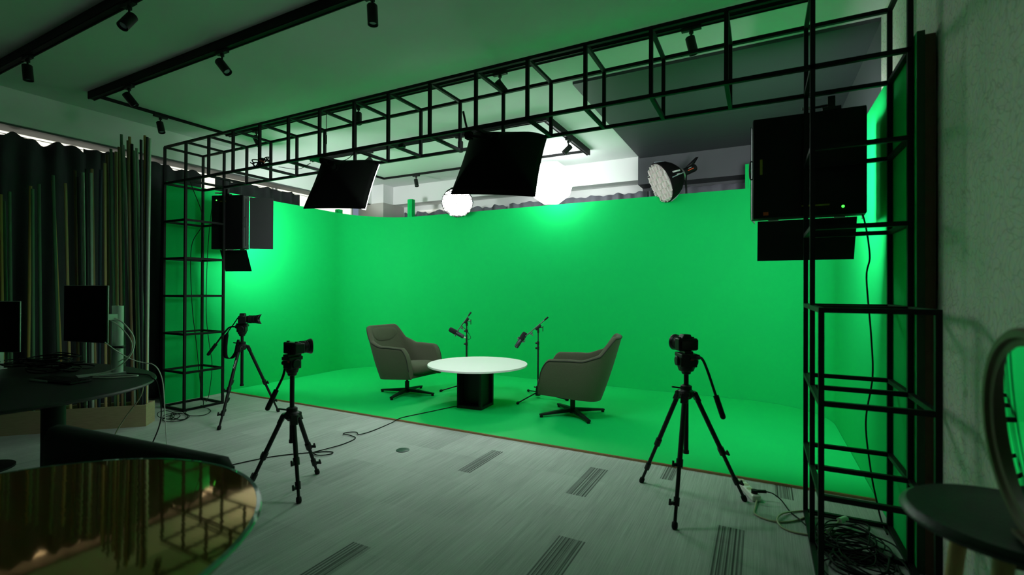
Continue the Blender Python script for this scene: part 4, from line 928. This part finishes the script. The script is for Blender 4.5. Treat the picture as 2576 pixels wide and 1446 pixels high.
vis = sorted(range(len(PO)), key=lambda i: -((V((PO[i][2], PO[i][3], 0)).dot(R_)) / (V((PO[i][2], PO[i][3], 0)).dot(A_))))
rank = {i: k for k, i in enumerate(vis)}
for i, (x0, y0, x1, y1, z1, c) in enumerate(PO):
    k = rank[i]; e = 'right end of the planter' if k < 16 else 'left edge of the photo'; k2 = k if k < 16 else len(PO) - 1 - k
    A, B = V((x0, y0, 0.24)), V((x1, y1, z1)); d = (B - A).normalized(); q = A - d * (0.24 - 0.028) / d.z
    # keep the foot inside the box
    rel = q - pc; vv = min(Wp - th - 0.018, max(th + 0.018, rel.dot(vx))); uu = min(Lp - th - 0.02, max(th + 0.018, rel.dot(ux))); q = pc + ux * uu + vx * vv + V((0, 0, 0.024))
    o = MB().cyl(q, B, 0.0125, 12).build('pole', 'pole_' + c)
    tag(o, '%s pole in the planter, its tip %s from the %s' % (CN[c], ORD[k2], e), 'pole', 'painted poles in the planter')

# ------------------------------------------------------------------ black desk with monitors
dk = thing('oval_desk', 'black oval desk with cables and two monitors at the left', 'desk', (-4.65, 1.2, 0))
def ell(a, rx, ry, p=2.3): return (-4.65 + rx * math.copysign(abs(math.cos(a)) ** (2 / p), math.cos(a)), 1.2 + ry * math.copysign(abs(math.sin(a)) ** (2 / p), math.sin(a)))
def slab(u, q):
    k = [(0.0, 0.720), (0.95, 0.720), (0.985, 0.724), (1.0, 0.736), (0.995, 0.746), (0.98, 0.75), (0.0, 0.75)][int(round(q * 6))]
    x, y = ell(2 * PI * u, 1.11, 0.86); return (-4.65 + (x + 4.65) * max(k[0], 0.002), 1.2 + (y - 1.2) * max(k[0], 0.002), k[1])
MB().grid(slab, 90, 7, True).build('desktop', 'desk', dk)
for x in (-4.02, -5.3): MB().cyl((x, 1.36, 0.02), (x, 1.36, 0.72), 0.06, 24).lathe([(0.2, 0.0), (0.2, 0.015), (0.06, 0.03)], (x, 1.36, 0.001), (0, 0, 1), 32).build('pedestal_leg', 'black', dk)
def monitor(label, T, wd, ht, zb, arm, ox=0.0):
    t = thing('monitor', label, 'monitor', tuple(T.to_translation()), 'monitors on the black desk')
    b = MB(T); b.bb((-wd / 2, -0.012, zb), (wd / 2, -0.003, zb + ht)); sc = b.build('screen_case', 'silver', t, bevel=0.003)
    MB(T).bb((-wd / 2 + 0.004, -0.0155, zb + 0.004), (wd / 2 - 0.004, -0.012, zb + ht - 0.004)).build('screen', 'screen', sc)
    b = MB(T); b.cyl((ox, arm, 0.0), (ox, arm, 0.515), 0.036, 24); b.bb((ox - 0.03, -0.003, zb + ht * 0.4), (ox + 0.03, arm, zb + ht * 0.5)); col_ = b.build('stand_column', 'silver', t)
    MB(T).torus((ox, arm, 0.20), (0, 0, 1), 0.038, 0.008).bb((ox + 0.03, arm - 0.01, 0.19), (ox + 0.07, arm + 0.01, 0.205)).build('column_clamp', 'blackp', col_)
    MB(T).prism([(ox - 0.12, -0.12, 0.001), (ox - 0.02, -0.16, 0.001), (ox + 0.05, arm + 0.03, 0.001), (ox - 0.05, arm + 0.03, 0.001)], (0, 0, 0.006)).build('stand_foot', 'silver', t)
    return t
T1_ = Matrix.Translation((-4.577, 1.741, 0.75)) @ Matrix.Rotation(math.radians(9), 4, 'Z')
monitor('monitor with dark screen and silver stand column at the right end of the desk', T1_, 0.50, 0.435, 0.235, 0.085, 0.205)
T2_ = Matrix.Translation((-5.36, 1.42, 0.75)) @ Matrix.Rotation(math.radians(30), 4, 'Z')
monitor('monitor cut by the left edge of the photo, silver edge visible', T2_, 0.50, 0.40, 0.145, 0.07)
kb = thing('keyboard', 'dark keyboard with a pale front edge lying on the black desk', 'keyboard', (-4.30, 1.49, 0.75))
T = TR((-4.32, 1.50, 0.752), math.radians(8)); MB(T).bb((-0.22, -0.065, 0), (0.22, 0.065, 0.014)).build('case', 'blackp', kb, bevel=0.003)
MB(T).bb((-0.22, -0.070, 0.001), (-0.02, -0.064, 0.012)).build('front_edge', 'silver', kb)
b = MB(T)
for r_ in range(4):
    for c_ in range(13): b.bb((-0.205 + c_ * 0.032, -0.05 + r_ * 0.028, 0.013), (-0.205 + c_ * 0.032 + 0.027, -0.05 + r_ * 0.028 + 0.023, 0.018))
b.build('keys', 'panel_black', kb)
G = 'pale cables on the black desk'
m0 = V((-4.33, 1.85, 0.75))
cable('pale cable arching out from behind the right monitor down to the desk', [(-4.40, 1.80, 1.19), (-4.30, 1.85, 1.14), (-4.22, 1.89, 1.02), (-4.22, 1.87, 0.90), (-4.28, 1.80, 0.80), (-4.36, 1.70, 0.757)], 0.005, 'white_plastic', G)
cable('second pale cable arching from the right monitor, slightly inside the first', [(-4.41, 1.80, 1.17), (-4.32, 1.84, 1.11), (-4.24, 1.88, 1.00), (-4.25, 1.88, 0.90), (-4.33, 1.84, 0.84)], 0.004, 'white_plastic', G)
cable('pale cable lying in a long flat loop near the right end of the desk', [(-4.36, 1.68, 0.757), (-4.25, 1.76, 0.756), (-4.12, 1.85, 0.756), (-4.06, 1.83, 0.756), (-4.14, 1.72, 0.756), (-4.27, 1.66, 0.756)], 0.0045, 'white_plastic', G)
cable('thin pale cord draped from the monitor bottom over the back edge of the desk', [(-4.30, 1.74, 1.0), (-4.26, 1.80, 0.93), (-4.22, 1.88, 0.86), (-4.17, 1.94, 0.83), (-4.13, 1.97, 0.82), (-4.12, 2.01, 0.77), (-4.14, 2.05, 0.66), (-4.15, 2.07, 0.45), (-4.16, 2.10, 0.01)], 0.0035, 'white_plastic', G)
cable('pale cord hanging under the desk edge to the floor', [(-4.0, 1.86, 0.715), (-4.02, 1.84, 0.60), (-4.10, 1.78, 0.45), (-4.13, 1.72, 0.30), (-4.10, 1.70, 0.15), (-4.12, 1.72, 0.01)], 0.004, 'beige', 'cords hanging from the black desk')
cable('black cord hanging from the right tip of the desk to the floor', [(-4.25, 1.86, 0.757), (-4.05, 1.90, 0.757), (-3.90, 1.86, 0.753), (-3.84, 1.87, 0.70), (-3.86, 1.90, 0.45), (-3.95, 1.86, 0.2), (-4.0, 1.80, 0.012), (-4.05, 1.7, 0.008)], 0.004, 'blackm', 'cords hanging from the black desk')
rnd = random.Random(21)
for i in range(14):
    cx, cy = rnd.uniform(-5.25, -4.75), rnd.uniform(1.55, 1.85); pts = []
    rx, ry = rnd.uniform(0.08, 0.24), rnd.uniform(0.05, 0.12); a0 = rnd.uniform(0, 6)
    for k in range(14):
        a = a0 + 2 * PI * 1.5 * k / 13; pts.append((cx + rx * math.cos(a), cy + ry * math.sin(a), 0.757 + 0.011 * (i % 9) + 0.012 * (1 + math.sin(a * 1.5 + i)) * (1 if i > 3 else 0.2)))
    cable('black cable in the heap on the desk between the monitors', pts, 0.0045, 'blackm', 'heaped black cables on the desk', 5)

# ------------------------------------------------------------------ near round table, bench
nt_ = thing('glossy_table', 'large round brown glossy glass-topped table in the near left corner', 'table', (-1.75, 0.4, 0))
MB().lathe([(0.60, 0.712), (0.652, 0.716), (0.660, 0.726), (0.660, 0.7485), (0.002, 0.7485)], (-1.75, 0.4, 0), (0, 0, 1), 128).build('tabletop', 'bronze_top', nt_)
MB().lathe([(0.6605, 0.737), (0.672, 0.738), (0.675, 0.7435), (0.672, 0.749), (0.6605, 0.7495)], (-1.75, 0.4, 0), (0, 0, 1), 128, ring=True).build('glass_rim', 'glass_edge', nt_)
MB().lathe([(0.32, 0.001), (0.32, 0.015), (0.06, 0.04), (0.045, 0.10), (0.045, 0.66), (0.10, 0.712)], (-1.75, 0.4, 0), (0, 0, 1), 40).build('pedestal', 'black', nt_)
bn = thing('low_back_bench', 'dark upholstered bench whose straight low back rises behind the brown table', 'bench', (-2.45, 1.3, 0))
an = math.atan2(0.13, 1.43); T = TR((-2.52, 1.11, 0), an)
def bk(u, q):
    a = 2 * PI * q; z = 0.20 + 0.50 * 1; k = [(0.0, 0.50), (0.0, 0.66), (0.012, 0.69), (0.045, 0.70), (0.078, 0.69), (0.09, 0.66), (0.09, 0.50), (0.0, 0.50)][int(round(q * 7))]
    X = -0.70 + 1.27 * u; e = min(1.0, min(u, 1 - u) / 0.03); zz = k[1] if k[1] < 0.55 else k[1] - 0.04 * (1 - math.sqrt(1 - (1 - e) ** 2))
    return (X, k[0], zz)
b = MB(T); b.grid(bk, 41, 8); b.build('back', 'bench', bn, solid=0.004, angle=60)
for sx in (-0.694, 0.564): MB(T).bb((sx - 0.004, 0.004, 0.50), (sx + 0.004, 0.086, 0.655)).build('end_cap', 'bench', bn)
MB(T).bb((-0.69, -0.36, 0.30), (0.20, -0.005, 0.42)).build('seat', 'bench', bn, bevel=0.03, segs=4)
for sx in (-0.62, 0.14):
    for sy in (0.05, -0.30): MB(T).cyl((sx, sy, 0.0), (sx, sy, 0.51 if sy > 0 else 0.31), 0.018, 14).build('leg', 'black', bn)

# ------------------------------------------------------------------ stool and mirror at the right
sc_ = V((0.546, 1.555, 0)); zs = 0.868
sl = thing('bar_stool', 'bar stool with black padded seat and wooden legs at bottom right', 'stool', tuple(sc_))
MB().lathe([(0.10, zs - 0.040), (0.85, zs - 0.036), (0.97, zs - 0.030), (1.0, zs - 0.020), (0.985, zs - 0.012), (0.93, zs - 0.004), (0.88, zs - 0.006), (0.6, zs - 0.003), (0.002, zs - 0.002)], sc_, (0, 0, 1), 72, 0.226, 0.226).build('seat', 'leather', sl)
# lathe axis frame: x is along world Y for a vertical axis
for (lx, ly) in ((-0.07, -0.12), (0.07, -0.12), (-0.07, 0.12), (0.07, 0.12)):
    MB().cyl(sc_ + V((lx, ly, zs - 0.038)), sc_ + V((lx * 2.0, ly * 1.5, 0.0)), 0.019, 14, 0.013).build('leg', 'beech', sl)
MB().bar(sc_ + V((-0.105, -0.165, 0.28)), sc_ + V((-0.105, 0.165, 0.28)), 0.018).bar(sc_ + V((0.105, -0.165, 0.28)), sc_ + V((0.105, 0.165, 0.28)), 0.018).bar(sc_ + V((-0.105, -0.165, 0.24)), sc_ + V((0.105, -0.165, 0.24)), 0.018).bar(sc_ + V((-0.105, 0.165, 0.24)), sc_ + V((0.105, 0.165, 0.24)), 0.018).build('foot_rail', 'black', sl)
MB().box(sc_ + V((0, 0, zs - 0.070)), (0.10, 0.12, 0.06)).build('swivel_block', 'batten', sl, bevel=0.004)
mi = thing('round_mirror', 'round mirror in a thick brown frame standing on the bar stool seat', 'mirror', (0.5, 1.375, 0.87))
Rr = 0.228; dn_ = V((-1, 0, -0.05)).normalized(); cM = V((0.505, 1.375, zs + Rr + 0.002))
MB().lathe([(Rr - 0.05, -0.012), (Rr - 0.004, -0.014), (Rr, -0.008), (Rr, 0.010), (Rr - 0.006, 0.016), (Rr - 0.020, 0.016), (Rr - 0.026, 0.008), (Rr - 0.052, 0.004)], cM, dn_, 72, ring=True).build('frame', 'frame_brown', mi)
MB().box(cM + V((0.03, 0, -Rr + 0.05)), (0.05, 0.02, 0.1)).box(cM + V((0.03, 0, -Rr + 0.006)), (0.09, 0.14, 0.008)).build('stand_foot', 'frame_brown', mi)
MB().lathe([(Rr - 0.040, 0.0062), (Rr - 0.044, 0.0078), (0.001, 0.0078)], cM, dn_, 72).build('mirror_glass', 'mirror', mi)
